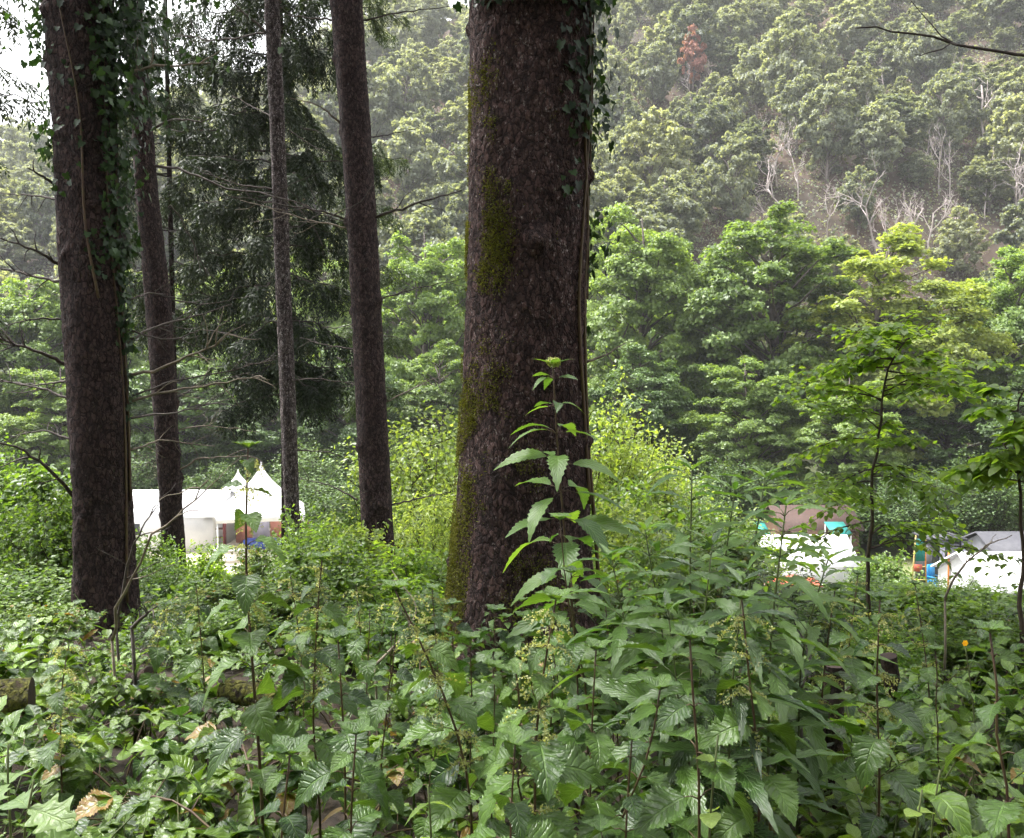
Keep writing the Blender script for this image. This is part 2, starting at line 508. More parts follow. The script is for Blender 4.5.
build_ground()


# ------------------------------------------------------------------ leaf templates
def profile(kind, t):
    if kind == 'ovate':
        return .40 * np.sin(math.pi * t ** .72) ** .85 * (1 - .25 * t)
    if kind == 'round':
        return .46 * np.sin(math.pi * t ** .85) ** .75
    if kind == 'lance':
        return .105 * np.sin(math.pi * t ** .75) ** .95
    if kind == 'oak':
        return .33 * np.sin(math.pi * t ** 1.25) ** .8 * (1 + .32 * np.sin(t * 22))
    return .3 * np.sin(math.pi * t)


def leaf_tm(kind, rows=9, cols=2, serr=0.0, fold=.25, droop=.3, wave=0.0):
    t = np.linspace(0, 1, rows)
    w = profile(kind, np.clip(t, .012, .988))
    w[0] = .012
    w[-1] = .006
    u = np.linspace(-1, 1, 2 * cols + 1)
    V, UV = [], []
    for i in range(rows):
        for q in u:
            ww, yy = w[i], t[i]
            if serr and abs(q) > .99 and 0 < i < rows - 1:
                if i % 2:
                    ww *= 1 + serr
                    yy += .5 * serr / rows * 3
                else:
                    ww *= 1 - serr * .7
            x = q * ww
            z = fold * abs(x) - droop * yy ** 2 * .9 + wave * math.sin(yy * 19 + (2 if q > 0 else 0)) * abs(q) * ww
            V.append((x, yy * (1 - .18 * droop * yy), z))
            UV.append((q * .5 + .5, t[i]))
    k = len(u)
    Q = []
    for i in range(rows - 1):
        for j in range(k - 1):
            a = i * k + j
            Q.append((a, a + 1, a + 1 + k, a + k))
    return np.array(V), np.array(Q), np.zeros((0, 3), int), np.array(UV)


def simple_tm(w=.36, fold=.25, droop=.2):
    V = np.array([(0, 0, 0), (-w, .35, fold * w), (-w * .7, .75, fold * w - droop * .5), (0, 1, -droop), (w * .7, .75, fold * w - droop * .5), (w, .35, fold * w)])
    Q = np.array([(0, 3, 2, 1), (0, 5, 4, 3)])
    U = np.array([(.5, 0), (0, .35), (.1, .75), (.5, 1), (.9, .75), (1, .35)])
    return V, Q, np.zeros((0, 3), int), U


def diamond_tm(w=.38, bend=.15):
    V = np.array([(0, 0, 0), (-w, .5, bend), (0, 1, -bend), (w, .5, bend)])
    return V, np.array([(0, 3, 2, 1)]), np.zeros((0, 3), int), np.array([(.5, 0), (0, .5), (.5, 1), (1, .5)])


def ivy_tm():
    pts = [(0, 0), (.30, -.16), (.50, .12), (.32, .38), (.42, .62), (.2, .66), (0, 1.0), (-.2, .66), (-.42, .62), (-.32, .38), (-.50, .12), (-.30, -.16)]
    V = [(x, y, .15 * abs(x) - .12 * y * y) for x, y in pts] + [(0, .35, -.03)]
    n = len(pts)
    return np.array(V), np.zeros((0, 4), int), np.array([(i, (i + 1) % n, n) for i in range(n)]), np.array([(x + .5, max(y, 0)) for x, y in pts] + [(.5, .35)])


DIA = diamond_tm(.5, .18)
NEEDLE = diamond_tm(.135, .05)
SIM = simple_tm()
SIMW = simple_tm(.42, .2, .15)
SIML = simple_tm(.2, .2, .3)
IVY = ivy_tm()
NET = [leaf_tm('ovate', 33, 2, .12, .30, d, .10) for d in (.25, .5, .8)]
LAN = [leaf_tm('lance', 19, 1, .16, .45, d, .12) for d in (.2, .4, .65)]
OVA = [leaf_tm('ovate', 10, 2, 0, .28, d, .10) for d in (.2, .45, .75)]
RND = [leaf_tm('round', 9, 2, 0, .2, d, .08) for d in (.1, .35)]
COV = [leaf_tm('ovate', 7, 1, .08, .3, d, .12) for d in (.2, .5)] + [leaf_tm('lance', 7, 1, 0, .3, .5)]
AGR = [leaf_tm('lance', 21, 2, .14, .35, d, .10) for d in (.35, .6, .8)]
for a_ in AGR:
    a_[0][:, 0] *= 1.8
OAK = leaf_tm('oak', 25, 2, 0, .2, .25, .08)


def rsphere(n, rng=RNG):
    return unit(rng.normal(size=(n, 3)))


# ------------------------------------------------------------------ broadleaf trees
def limb_path(p0, p1, rng, n=6, wob=.06, sag=0.0):
    p0, p1 = np.asarray(p0, float), np.asarray(p1, float)
    L = np.linalg.norm(p1 - p0)
    t = np.linspace(0, 1, n)[:, None]
    P = p0 + (p1 - p0) * t
    P[1:-1] += rng.normal(size=(n - 2, 3)) * wob * L * .5
    P[:, 2] += sag * L * np.sin(t[:, 0] * math.pi)
    return P


def broad_tree(name, label, cat, h, w, nclump, nleaf, lsize, mat, mtrunk, seed, clear=.15, flat=.74, group=None, cr_=(.07, .165), wild=.42):
    rng = np.random.default_rng(seed)
    root = thing(name, label, cat, (0, 0, 0), group)
    tr, cr = MB(), MB()
    r0 = h * .018
    axis = np.array([(0, 0, -.4), (0, 0, h * .12), (rng.normal() * w * .02, rng.normal() * w * .02, h * .4), (rng.normal() * w * .04, 0, h * .7), (0, 0, h * .93)])
    tr.tube(axis, [r0 * 1.25, r0, r0 * .75, r0 * .42, r0 * .1], 8)
    cz, hz = h * (clear + (1 - clear) * .5), h * (1 - clear) * .5
    C = []
    tries = 0
    while len(C) < nclump and tries < 6000:
        tries += 1
        u = rsphere(1, rng)[0]
        rr = rng.uniform(.35, .92)
        zz = u[2] * rr
        prof = 1.0 if zz < 0 else 1 - .25 * zz
        c = np.array([u[0] * w * .5 * rr * prof, u[1] * w * .5 * rr * prof, cz + zz * hz])
        rad = w * rng.uniform(*cr_)
        if all(np.linalg.norm((c - q) / np.array([1, 1, .8])) > .62 * (rad + s) for q, s in C):
            C.append((c, rad))
    for c, rad in C:
        zb = max(h * clear * .7, c[2] - np.hypot(c[0], c[1]) * .7)
        zb = min(zb, h * .85)
        ax = np.array([np.interp(zb, axis[:, 2], axis[:, 0]), np.interp(zb, axis[:, 2], axis[:, 1]), zb])
        P = limb_path(ax, c, rng, 5, .08, .05)
        tr.tube(P, np.linspace(r0 * .32, r0 * .06, 5), 5)
        n = int(nleaf * (rad / (w * .125)) ** 2)
        # small lobes inside every clump, leaves spread through their volume
        nl = 7
        lob = c + rsphere(nl, rng) * rad * np.array([.75, .75, .75 * flat]) * rng.uniform(.5, 1.0, (nl, 1))
        lob[:, 2] += rad * .15
        own = rng.integers(0, nl, n)
        u = rsphere(n, rng)
        u[:, 2] = np.where(u[:, 2] < -.25, -u[:, 2] * .6, u[:, 2])
        rr = rng.uniform(.25, 1.0, n) ** .6
        pos = lob[own] + u * rr[:, None] * rad * .55 * np.array([1, 1, flat])
        out = unit(pos - np.array([0, 0, cz]) + 1e-4)
        nor = unit(out * .6 + np.array([0, 0, .55]) + u * .5 + rng.normal(size=(n, 3)) * wild)
        d = unit(np.cross(nor, rng.normal(size=(n, 3))) + out * .5 + np.array([0, 0, -.25]))
        cr.leaves(DIA, pos, d, nor, lsize * rng.uniform(.55, 1.35, n))
    tr.build('trunk', mtrunk, root)
    cr.build('crown', mat, root)
    return root


def set_mat(root, part, mat):
    """a copy with another leaf colour: same shape, own mesh data with its own material"""
    for ch in root.children:
        if ch.name.split('.')[0] == part:
            key = (ch.data.name.split('.')[0], id(ch.data), mat.name)
            if key not in set_mat.cache:
                me = ch.data.copy()
                me.materials.clear()
                me.materials.append(mat)
                set_mat.cache[key] = me
            ch.data = set_mat.cache[key]


set_mat.cache = {}

# --- valley trees ---------------------------------------------------------
VT = [broad_tree('broadleaf_tree', '', 'tree', 26, 15, 104, 1000, .27, M['v_mid'], M['trunk_far'], 100 + k, clear=.08 + .03 * (k % 2), cr_=(.06, .15), wild=.5) for k in range(4)]
vt_used = [False] * 4
VALLEY = [
    # px, top py, distance, crown width px, material, label
    (642, 203, 78, 150, 'v_mid', 'rounded mid-green tree just right of the big mossy trunk, below the hillside'),
    (772, 190, 74, 185, 'v_mid', 'tallest full green tree of the valley row, right of the rounded one'),
    (888, 236, 69, 200, 'v_yellow', 'yellow-green feathery tree at the right of the valley row'),
    (1012, 246, 74, 130, 'v_light', 'pale green tree at the right edge, behind the yellow-green one'),
    (705, 236, 88, 120, 'v_dark', 'dark green tree showing between the two full green valley trees'),
    (424, 218, 80, 125, 'v_light', 'light green tree seen between the bare spruce trunk and the big trunk'),
    (325, 246, 84, 140, 'v_mid', 'green tree far behind the thin pale spruce trunk'),
    (225, 268, 82, 130, 'v_mid', 'green tree far behind the drooping spruce boughs'),
    (112, 262, 80, 120, 'v_light', 'light green tree far behind the two left spruce trunks'),
    (28, 262, 76, 130, 'v_light', 'light green tree at the left edge, behind the ivy-clad trunk'),
    (-70, 250, 74, 150, 'v_mid', 'green tree partly cut off by the left edge of the picture'),
    (505, 236, 88, 120, 'v_mid', 'green tree hidden behind the big mossy trunk'),
    (575, 216, 90, 110, 'v_light', 'light green tree peeping out at the right side of the big trunk'),
    (1110, 236, 70, 150, 'v_mid', 'green tree partly cut off by the right edge of the picture'),
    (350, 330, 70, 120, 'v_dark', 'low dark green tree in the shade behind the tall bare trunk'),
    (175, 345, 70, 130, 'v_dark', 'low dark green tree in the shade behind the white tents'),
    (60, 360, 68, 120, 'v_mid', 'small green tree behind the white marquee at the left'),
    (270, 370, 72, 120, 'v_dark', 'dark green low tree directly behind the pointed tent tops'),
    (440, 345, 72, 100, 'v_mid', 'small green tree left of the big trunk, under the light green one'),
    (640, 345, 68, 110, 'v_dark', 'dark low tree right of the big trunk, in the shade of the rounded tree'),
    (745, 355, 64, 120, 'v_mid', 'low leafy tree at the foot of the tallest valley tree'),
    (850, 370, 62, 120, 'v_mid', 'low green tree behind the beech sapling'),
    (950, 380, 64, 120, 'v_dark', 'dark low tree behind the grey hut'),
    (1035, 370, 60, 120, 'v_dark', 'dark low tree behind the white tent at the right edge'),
]
for i, (px, py, d, wpx, mk, lab) in enumerate(VALLEY):
    k = i % 4
    if not vt_used[k]:
        o, vt_used[k] = VT[k], True
    else:
        o = copy_tree(VT[k])
    p = at(px, py, d)
    zb = gz(p[0], d)
    hh = p[2] - zb
    o.location = (p[0], d, zb)
    ws = wpx * d / F / 15 * 1.08
    o.scale = (ws, ws, hh / 25.4)
    o.rotation_euler = (0, 0, i * 1.3)
    o['label'] = lab
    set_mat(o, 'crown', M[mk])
    tag(o, group='trees of the valley row')

def on_hill(px, py):
    u, v = (px - 512) / F, 0
    a = at(px, py, 100)
    for y in np.linspace(93, 300, 600):
        x = a[0] / 100 * y
        z = EYE + (a[2] - EYE) / 100 * y
        if gz(x, y) > z:
            return x, y, gz(x, y)
    return x, y, gz(x, y)



DEADS = [(790, 205, 11, 'bleached bare dead tree low on the hillside above the tallest valley tree'),
         (772, 165, 10, 'pinkish-white dead tree among green crowns above the bleached one'),
         (868, 222, 10, 'slim bleached dead tree above the gap left of the yellow-green tree'),
         (896, 222, 10, 'forked pale dead tree just right of the slim one on the hillside'),
         (920, 228, 9, 'pale dead tree with spreading bare boughs above the yellow-green tree'),
         (938, 218, 7, 'small grey dead tree beside reddish bare ground on the hillside'),
         (975, 130, 16, 'large bare greyish tree high on the hillside near the right edge'),
         (1006, 212, 13, 'tall whitish dead trunk at the right edge on bare reddish ground'),
         (822, 212, 7, 'short twiggy dead tree above the tallest valley tree, right side'),
         (694, 150, 9, 'thin whitish dead stem in the wood right of the big trunk'),
         (765, 218, 7, 'low tangle-branched dead tree at the top left of the tallest valley tree')]

# --- hillside wood --------------------------------------------------------
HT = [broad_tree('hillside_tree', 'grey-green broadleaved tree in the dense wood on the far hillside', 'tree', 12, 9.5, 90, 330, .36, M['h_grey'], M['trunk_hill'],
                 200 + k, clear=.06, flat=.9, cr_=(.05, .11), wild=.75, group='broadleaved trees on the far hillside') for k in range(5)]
cand = []
rng = np.random.default_rng(3)
pts = []
for _ in range(14000):
    y = rng.uniform(98, 262)
    x = rng.uniform(-.66 * y - 8, .66 * y + 8)
    z = gz(x, y)
    # rough visible top of frame
    v = (z + 6 - EYE) / y
    if v > .50:
        continue
    sp = 6.4 if y < 150 else 7.4
    if all((x - a) ** 2 + (y - b) ** 2 > sp * sp for a, b in pts):
        pts.append((x, y))
pts.sort(key=lambda q: q[1])


CLEAR = [(px, on_hill(px, py + 14)[1] - 3, 4 if h < 10 else 7) for px, py, h, _ in DEADS] + [(985, on_hill(985, 250)[1], 10), (905, on_hill(905, 232)[1], 6)]


def bare(x, y):
    px = 512 + x / y * F
    return any(abs(px - a) < w_ + 7 and b - 17 < y < b + 2 for a, b, w_ in CLEAR)


pts = [q for q in pts if not bare(*q)]
LIM = 290
used = [False] * 5
hill_trees = []
far_stuff = MB()
far_trunks = MB()
for i, (x, y) in enumerate(pts):
    s = rng.uniform(.6, 1.4)
    hs = rng.uniform(.7, 1.3)
    rz = rng.uniform(0, 6.28)
    k = int(rng.integers(0, 5))
    if i < LIM:
        if used[k]:
            o = copy_tree(HT[k])
        else:
            o, used[k] = HT[k], True
        o.location = (x, y, gz(x, y))
        o.scale = (s, s, s * hs)
        o.rotation_euler = (0, 0, rz)
        hill_trees.append(o)
        if rng.random() < .27:
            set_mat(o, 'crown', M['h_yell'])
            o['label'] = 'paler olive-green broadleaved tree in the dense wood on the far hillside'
    else:
        me = [c for c in HT[k].children if c.name.startswith('crown')][0].data
        V = np.empty(len(me.vertices) * 3, np.float32)
        me.vertices.foreach_get('co', V)
        V = V.reshape(-1, 3)
        ca, sa = math.cos(rz), math.sin(rz)
        W = np.stack([(V[:, 0] * ca - V[:, 1] * sa) * s + x, (V[:, 0] * sa + V[:, 1] * ca) * s + y, V[:, 2] * s * hs + gz(x, y)], -1)
        far_stuff.add(W, np.arange(len(W)).reshape(-1, 4))

if far_stuff.n:
    tag(far_stuff.build('woodland', M['h_grey']), 'dense grey-green wood covering the upper far hillside', 'wood', kind='stuff')

r_ = np.random.default_rng(66)
n = 150000
y = r_.uniform(95, 265, n)
x = r_.uniform(-.68, .68, n) * y
a_ = np.sin(x * .21 + y * .11) + np.sin(x * .13 - y * .23) + r_.normal(size=n) * .5
pxx = 512 + x / y * F
keep = (a_ > -1.7) & ~((pxx > 850) & (y < 150) & (a_ < -1.0))
x, y = x[keep], y[keep]
n = len(x)
hm = MB()
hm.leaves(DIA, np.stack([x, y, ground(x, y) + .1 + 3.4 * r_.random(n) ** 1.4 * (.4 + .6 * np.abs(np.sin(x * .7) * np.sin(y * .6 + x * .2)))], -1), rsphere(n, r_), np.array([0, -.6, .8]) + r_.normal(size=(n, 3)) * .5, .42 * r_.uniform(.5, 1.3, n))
tag(hm.build('hillside_scrub', M['h_grey']), 'low scrub between the trees of the far hillside', 'scrub', kind='stuff')

o = copy_tree(HT[1])
yy = np.linspace(110, 250, 300)
u = (686 - 512) / F
# where the sight line at (686, 75) meets the hillside
zz = np.array([gz(u * a, a) for a in yy])
los = EYE + (at(686, 95, 100)[2] - EYE) / 100 * yy
ii = int(np.argmax(zz > los))
o.location = (u * yy[ii], yy[ii] - 4, zz[ii])
o.scale = (.6, .6, 1.0)
set_mat(o, 'crown', M['h_red'])
o['label'] = 'narrow reddish-pink tree standing out in the wood high on the hillside'
del o['group']


for px, py, s, m_ in ((300, 235, .55, 'h_brown'), (95, 140, .6, 'h_red')):
    x, y, z = on_hill(px, py)
    o = copy_tree(HT[2])
    o.location = (x, y, z)
    o.scale = (s, s, s)
    set_mat(o, 'crown', M[m_])
    o['label'] = {'h_brown': 'brown withered tree low on the hillside left of the big trunk',
                  'h_red': 'small reddish tree on the hillside behind the left trunks'}[m_]
    del o['group']


def dead_tree(seed, h):
    rng = np.random.default_rng(seed)
    mb = MB()

    def rec(p, d, L, r, depth):
        n = 5
        P = [p]
        q, dd = p.copy(), d.copy()
        for _ in range(n):
            dd = unit(dd + rng.normal(size=3) * .16 + np.array([0, 0, .05]))
            q = q + dd * L / n
            P.append(q)
        mb.tube(P, np.linspace(r, r * .45, n + 1), 5)
        if depth:
            for _ in range(rng.integers(3, 6)):
                i = rng.integers(2, n + 1)
                side = unit(np.cross(dd, rng.normal(size=3)))
                nd = unit(dd * .7 + side * rng.uniform(.5, 1.0) + np.array([0, 0, .15]))
                rec(P[i], nd, L * rng.uniform(.35, .7), r * .5, depth - 1)
    rec(np.array([0, 0, -.3]), np.array([rng.normal() * .1, 0, 1.0]), h * .6, h * .015, 3)
    return mb


for i, (px, py, h, lab) in enumerate(DEADS):
    h *= 1.25
    x, y, z = on_hill(px, py + 14)
    y -= 3
    o = dead_tree(400 + i, h).build('dead_tree', M['dead_hill'])
    o.location = (x, y, gz(x, y))
    tag(o, lab, 'dead tree')


r_ = np.random.default_rng(21)
proto = [dead_tree(450 + k, 9).build('bare_tree', M['dead_hill']) for k in range(4)]
k = 0
for px, py in [(r_.uniform(600, 1024), r_.uniform(70, 235)) for _ in range(26)] + [(r_.uniform(380, 465), r_.uniform(90, 220)) for _ in range(5)]:
    x, y, z = on_hill(px, py)
    o = proto[k] if k < 4 else proto[k % 4].copy()
    if k >= 4:
        COL.objects.link(o)
    y -= r_.uniform(5, 8)
    o.location = (x, y, gz(x, y))
    s_ = r_.uniform(.8, 1.25)
    o.scale = (s_ * .8, s_ * .8, s_ * 1.15)
    o.rotation_euler = (0, 0, r_.uniform(0, 6.28))
    tag(o, 'thin bare greyish tree standing among the leafy crowns of the far hillside', 'dead tree', 'bare greyish trees in the hillside wood')
    k += 1

# ------------------------------------------------------------------ spruces on the near slope
def trunk_profile(rows, d):
    """rows: (py, x left, x right) in the photo -> centres and radii at distance d"""
    C, r = [], []
    for py, a, b in rows:
        C.append(at((a + b) / 2, py, d))
        r.append((b - a) / 2 * d / F * .985)
    return np.array(C)[::-1], np.array(r)[::-1]       # bottom first


def spruce_trunk(rows, d, top, sides, dz, mat, root, base, plate=0.0, seed=0, knots=12):
    C, r = trunk_profile(rows, d)
    g = gz(C[0][0], d)
    z_lo, z_hi = C[0][2], C[-1][2]
    zs = np.concatenate([np.arange(g - .25, z_hi + .4, dz), np.linspace(z_hi + .6, top, 14)])
    sl = (C[-1] - C[0]) / (z_hi - z_lo)
    xs = np.where(zs < z_lo, C[0][0] + sl[0] * (zs - z_lo), np.where(zs > z_hi, C[-1][0] + sl[0] * (zs - z_hi), np.interp(zs, C[:, 2], C[:, 0])))
    rr = np.where(zs > z_hi, r[-1] * (1 - .93 * np.clip((zs - z_hi) / (top - z_hi), 0, 1)), np.interp(zs, C[:, 2], r))
    rr = rr * (1 + .16 * np.exp(-(zs - g + .1) / .28))
    a = np.linspace(0, 2 * math.pi, sides, endpoint=False)
    rng = np.random.default_rng(seed)
    kn = [(rng.uniform(0, 6.28), rng.uniform(g + .4, z_hi), rng.uniform(.02, .045)) for _ in range(knots)]
    V = np.zeros((len(zs), sides, 3))
    for i, z in enumerate(zs):
        for j in range(sides):
            ca, sa = math.cos(a[j]), math.sin(a[j])
            R_ = rr[i]
            off = .035 * R_ * math.sin(3 * a[j] + z * .8 + seed) + .02 * R_ * math.sin(5 * a[j] - z * 1.7)
            off += .10 * R_ * math.exp(-(z - g) / .3) * math.sin(5 * a[j] + 1)
            if plate and z < z_hi + .4:
                q = Vector((ca * R_ * 40, sa * R_ * 40, z * 26))
                w = noise.noise_vector(q * .8) * 1.0
                dd = noise.voronoi(q + w)[0]
                off += plate * (min(dd[1] - dd[0], .5) - .25) + plate * .7 * noise.fractal(q * .22, .8, 2, 4)
            for ka, kz, kr in kn:
                if abs(z - kz) < .15:
                    da = (a[j] - ka + math.pi) % (2 * math.pi) - math.pi
                    dist2 = (da * R_) ** 2 + (z - kz) ** 2
                    off += kr * math.exp(-dist2 / (kr * kr * 1.6))
            V[i, j] = (xs[i] + (R_ + off) * ca, d + (R_ + off) * sa, z)
    n = len(zs)
    i, j = np.meshgrid(np.arange(n - 1), np.arange(sides), indexing='ij')
    Q = np.stack([i * sides + j, i * sides + (j + 1) % sides, (i + 1) * sides + (j + 1) % sides, (i + 1) * sides + j], -1).reshape(-1, 4)
    mb = MB().add(V.reshape(-1, 3), Q)
    mb.build('trunk', mat, root, base)
    return (zs, xs, rr)


def dead_branch(pxpts, d0, d1, r, rng, twigs=5, n=14):
    """a bare branch drawn through photo positions, depth from d0 to d1"""
    K = [at(px, py, d0 + (d1 - d0) * i / (len(pxpts) - 1)) for i, (px, py) in enumerate(pxpts)]
    K = np.array(K)
    s = np.linspace(0, 1, len(K))
    t = np.linspace(0, 1, n)
    P = np.stack([np.interp(t, s, K[:, k]) for k in range(3)], -1)
    P[1:-1] = (P[:-2] + 2 * P[1:-1] + P[2:]) / 4
    L = np.linalg.norm(K[-1] - K[0])
    P[1:-1] += rng.normal(size=(n - 2, 3)) * L * .006
    r = r * 1.25
    mb = MB().tube(P, np.linspace(r, r * .3, n), 6)
    for _ in range(twigs):
        i = rng.integers(3, n - 1)
        dd = unit(P[i] - P[i - 1])
        side = unit(np.cross(dd, rng.normal(size=3)))
        T = [P[i]]
        nd = unit(dd * .8 + side * .7)
        for _ in range(5):
            nd = unit(nd + rng.normal(size=3) * .18 + np.array([0, 0, -.03]))
            T.append(T[-1] + nd * L * .055)
        mb.tube(T, np.linspace(r * .45, r * .15, 6), 4)
    return mb


def spruce_bough(wood, ndl, start, az, L, rng, droop=.35, dens=1.0, hang=.7, nsize=.085):
    """one drooping bough with hanging needle sprays"""
    d = np.array([math.cos(az), math.sin(az), 0])
    s = np.linspace(0, 1, 9)
    P = start + d * (s * L)[:, None]
    P[:, 2] += L * (.10 * s - droop * s ** 1.6 + .10 * s ** 4)
    P[1:] += rng.normal(size=(8, 3)) * .02 * L
    wood.tube(P, np.linspace(.022, .006, 9) * (L / 2.0) ** .5, 5)
    side = np.array([-d[1], d[0], 0])
    nt = int(43 * L * dens)
    pos, dr, up, scl = [], [], [], []
    for q in range(nt):
        t = rng.uniform(.12, 1.0) ** .8
        base = np.array([np.interp(t, s, P[:, k]) for k in range(3)])
        tl = hang * rng.uniform(.35, 1.0) * (1.15 - .6 * t)
        sd = side * rng.choice([-1, 1]) * rng.uniform(.2, 1.0)
        v = unit(sd * .8 + d * .55 + np.array([0, 0, -.25]))
        n = max(3, int(tl / .042))
        q_ = base.copy()
        for k in range(n):
            v = unit(v + np.array([0, 0, -.23]) + rng.normal(size=3) * .05)
            q_ = q_ + v * tl / n
            for sg in (-1, 1):
                lat = unit(np.cross(v, np.array([0, 0, 1.0]) + rng.normal(size=3) * .3)) * sg
                pos.append(q_)
                dr.append(v * .8 + lat * .75 + rng.normal(size=3) * .15)
                up.append(rng.normal(size=3) * .5 + np.array([0, 0, 1]))
                scl.append(nsize * rng.uniform(.7, 1.3))
    ndl.leaves(NEEDLE, np.array(pos), np.array(dr), np.array(up), np.array(scl))


def overhead_crown(mb, x, y, z0, z1, rmax, rng, n=1700, size=.42):
    """the high crown of a spruce above the frame: drooping sprays round the stem"""
    t = rng.uniform(0, 1, n) ** .8
    r = rmax * (1 - t) ** .8 * rng.uniform(.25, 1, n) ** .6
    a = rng.uniform(0, 6.283, n)
    z = z0 + (z1 - z0) * t - .28 * r
    pos = np.stack([x + r * np.cos(a), y + r * np.sin(a), z], -1)
    d = np.stack([np.cos(a), np.sin(a), np.full(n, -.6)], -1) + rng.normal(size=(n, 3)) * .35
    mb.leaves(diamond_tm(.22, .08), pos, d, np.array([0, 0, 1.0]) + rng.normal(size=(n, 3)) * .5, size * rng.uniform(.6, 1.4, n))


def spruce(label, rows, d, top, sides, dz, mat, plate, seed, branches, crown0, crown_r, wood='deadwood'):
    C, r = trunk_profile(rows, d)
    base = np.array([C[0][0], d, gz(C[0][0], d)])
    root = thing('spruce_tree', label, 'tree', base)
    prof = spruce_trunk(rows, d, top, sides, dz, M[mat], root, base, plate, seed)
    rng = np.random.default_rng(seed + 50)
    for b in branches:
        pp, dd, rr = b[0], b[1], b[2]
        dead_branch(pp, d, d + dd, rr, rng, b[3] if len(b) > 3 else 5).build('dead_branch', M[b[4] if len(b) > 4 else wood], root, base)
    cb = MB()
    overhead_crown(cb, prof[1][-8], d, crown0, top + .3, crown_r, rng)
    cb.build('crown', M['needle'], root, base)
    return root, base


# the big trunk
big_root, big_base = spruce(
    'thick mossy spruce trunk in the middle with ivy up its right side',
    [(0, 470, 592), (100, 471, 589), (200, 469, 586), (300, 466, 584), (380, 462, 585), (450, 458, 588), (520, 453, 590), (570, 449, 593), (620, 445, 600)],
    4.6, 24, 210, .011, 'bark', .010, 1,
    [([(586, 362), (606, 355), (625, 343)], .1, .006, 1, 'deadwood_pale'),
     ([(470, 84), (480, 86)], -.25, .006, 0)], 8.5, 3.2)
C_, r_ = trunk_profile([(0, 470, 592), (100, 471, 589), (200, 469, 586), (300, 466, 584), (380, 462, 585), (450, 458, 588), (520, 453, 590), (570, 449, 593), (620, 445, 600)], 4.6)
rg = np.random.default_rng(17)
mp_, mn_ = [], []
for _ in range(260000):
    a = R(rg.uniform(-200, 0))
    z = rg.uniform(big_base[2] - .1, 3.3)
    nx, ny = math.cos(a), math.sin(a)
    R_ = np.interp(z, C_[:, 2], r_)
    R_ = R_ * (1 + .16 * math.exp(-(z - big_base[2] + .1) / .28))
    left = -nx * .75 - ny * .25
    low = max(0, 1 - (z - big_base[2]) / 1.5)
    q = Vector((nx * R_, ny * R_, z * .8))
    v = noise.fractal(q * 3.6 + Vector((3, 1, 7)), .6, 2.1, 6) * .75 + .74 * left + .72 * low - .50
    for zc, ac, sz in ((2.47, -112, .13), (2.12, -128, .16), (2.30, -118, .07)):
        v += .34 * math.exp(-((z - zc) ** 2 + ((a - R(ac)) * R_) ** 2) / (sz * sz * 1.1))
    if v > .02 + .75 * rg.random() ** .8:
        x = np.interp(z, C_[:, 2], C_[:, 0])
        mp_.append((x + nx * (R_ + .002 + .007 * rg.random()), 4.6 + ny * (R_ + .002 + .007 * rg.random()), z))
        mn_.append((nx, ny, .3))
mp_, mn_ = np.array(mp_), np.array(mn_)
n_ = len(mp_)
mb = MB().leaves(diamond_tm(.3, .1), mp_, mn_ * .7 + rg.normal(size=(n_, 3)) * .6, rg.normal(size=(n_, 3)) + mn_, .011 * rg.uniform(.5, 1.3, n_))
mb.build('moss', M['moss'], big_root, big_base)
left_root, left_base = spruce(
    'dark spruce trunk at the left, its upper half overgrown with ivy',
    [(0, 45, 110), (150, 57, 116), (300, 65, 124), (400, 70, 128), (500, 75, 131), (620, 77, 136)],
    6.3, 23, 110, .02, 'bark2', .012, 2,
    [([(62, 190), (45, 178), (28, 168)], -.3, .011, 1), ([(60, 200), (30, 195), (0, 193)], .3, .007, 3),
     ([(64, 268), (40, 252), (0, 238)], -.4, .011, 4), ([(66, 283), (30, 275), (-10, 265)], .2, .010, 4),
     ([(68, 365), (40, 352), (0, 340), (-30, 330)], -.3, .012, 8), ([(70, 380), (40, 385), (0, 380)], .4, .007, 6),
     ([(74, 400), (30, 385), (-20, 378)], .2, .008, 6), ([(75, 498), (52, 470), (20, 447), (-20, 438)], -.5, .012, 6),
     ([(125, 345), (150, 328), (190, 318), (232, 304)], .6, .010, 5), ([(128, 375), (165, 368), (205, 350), (232, 330)], -.4, .010, 7, 'deadwood_pale'),
     ([(130, 402), (165, 392), (210, 384), (262, 376)], .3, .009, 8, 'deadwood_pale'), ([(131, 418), (180, 412), (235, 398)], .9, .007, 6),
     ([(132, 396), (180, 380), (240, 368), (275, 360)], .5, .007, 6), ([(128, 300), (150, 292), (185, 300)], .4, .007, 5), ([(70, 320), (40, 318), (5, 325)], -.3, .007, 5), ([(73, 440), (45, 430), (10, 436)], .3, .007, 6), ([(131, 450), (160, 440), (215, 446)], .4, .007, 6, 'deadwood_pale'), ([(129, 330), (165, 340), (200, 336)], -.4, .006, 5),
     ([(126, 75), (150, 66), (210, 63)], -.4, .011, 3, 'deadwood_pale')],
    8.2, 2.8)
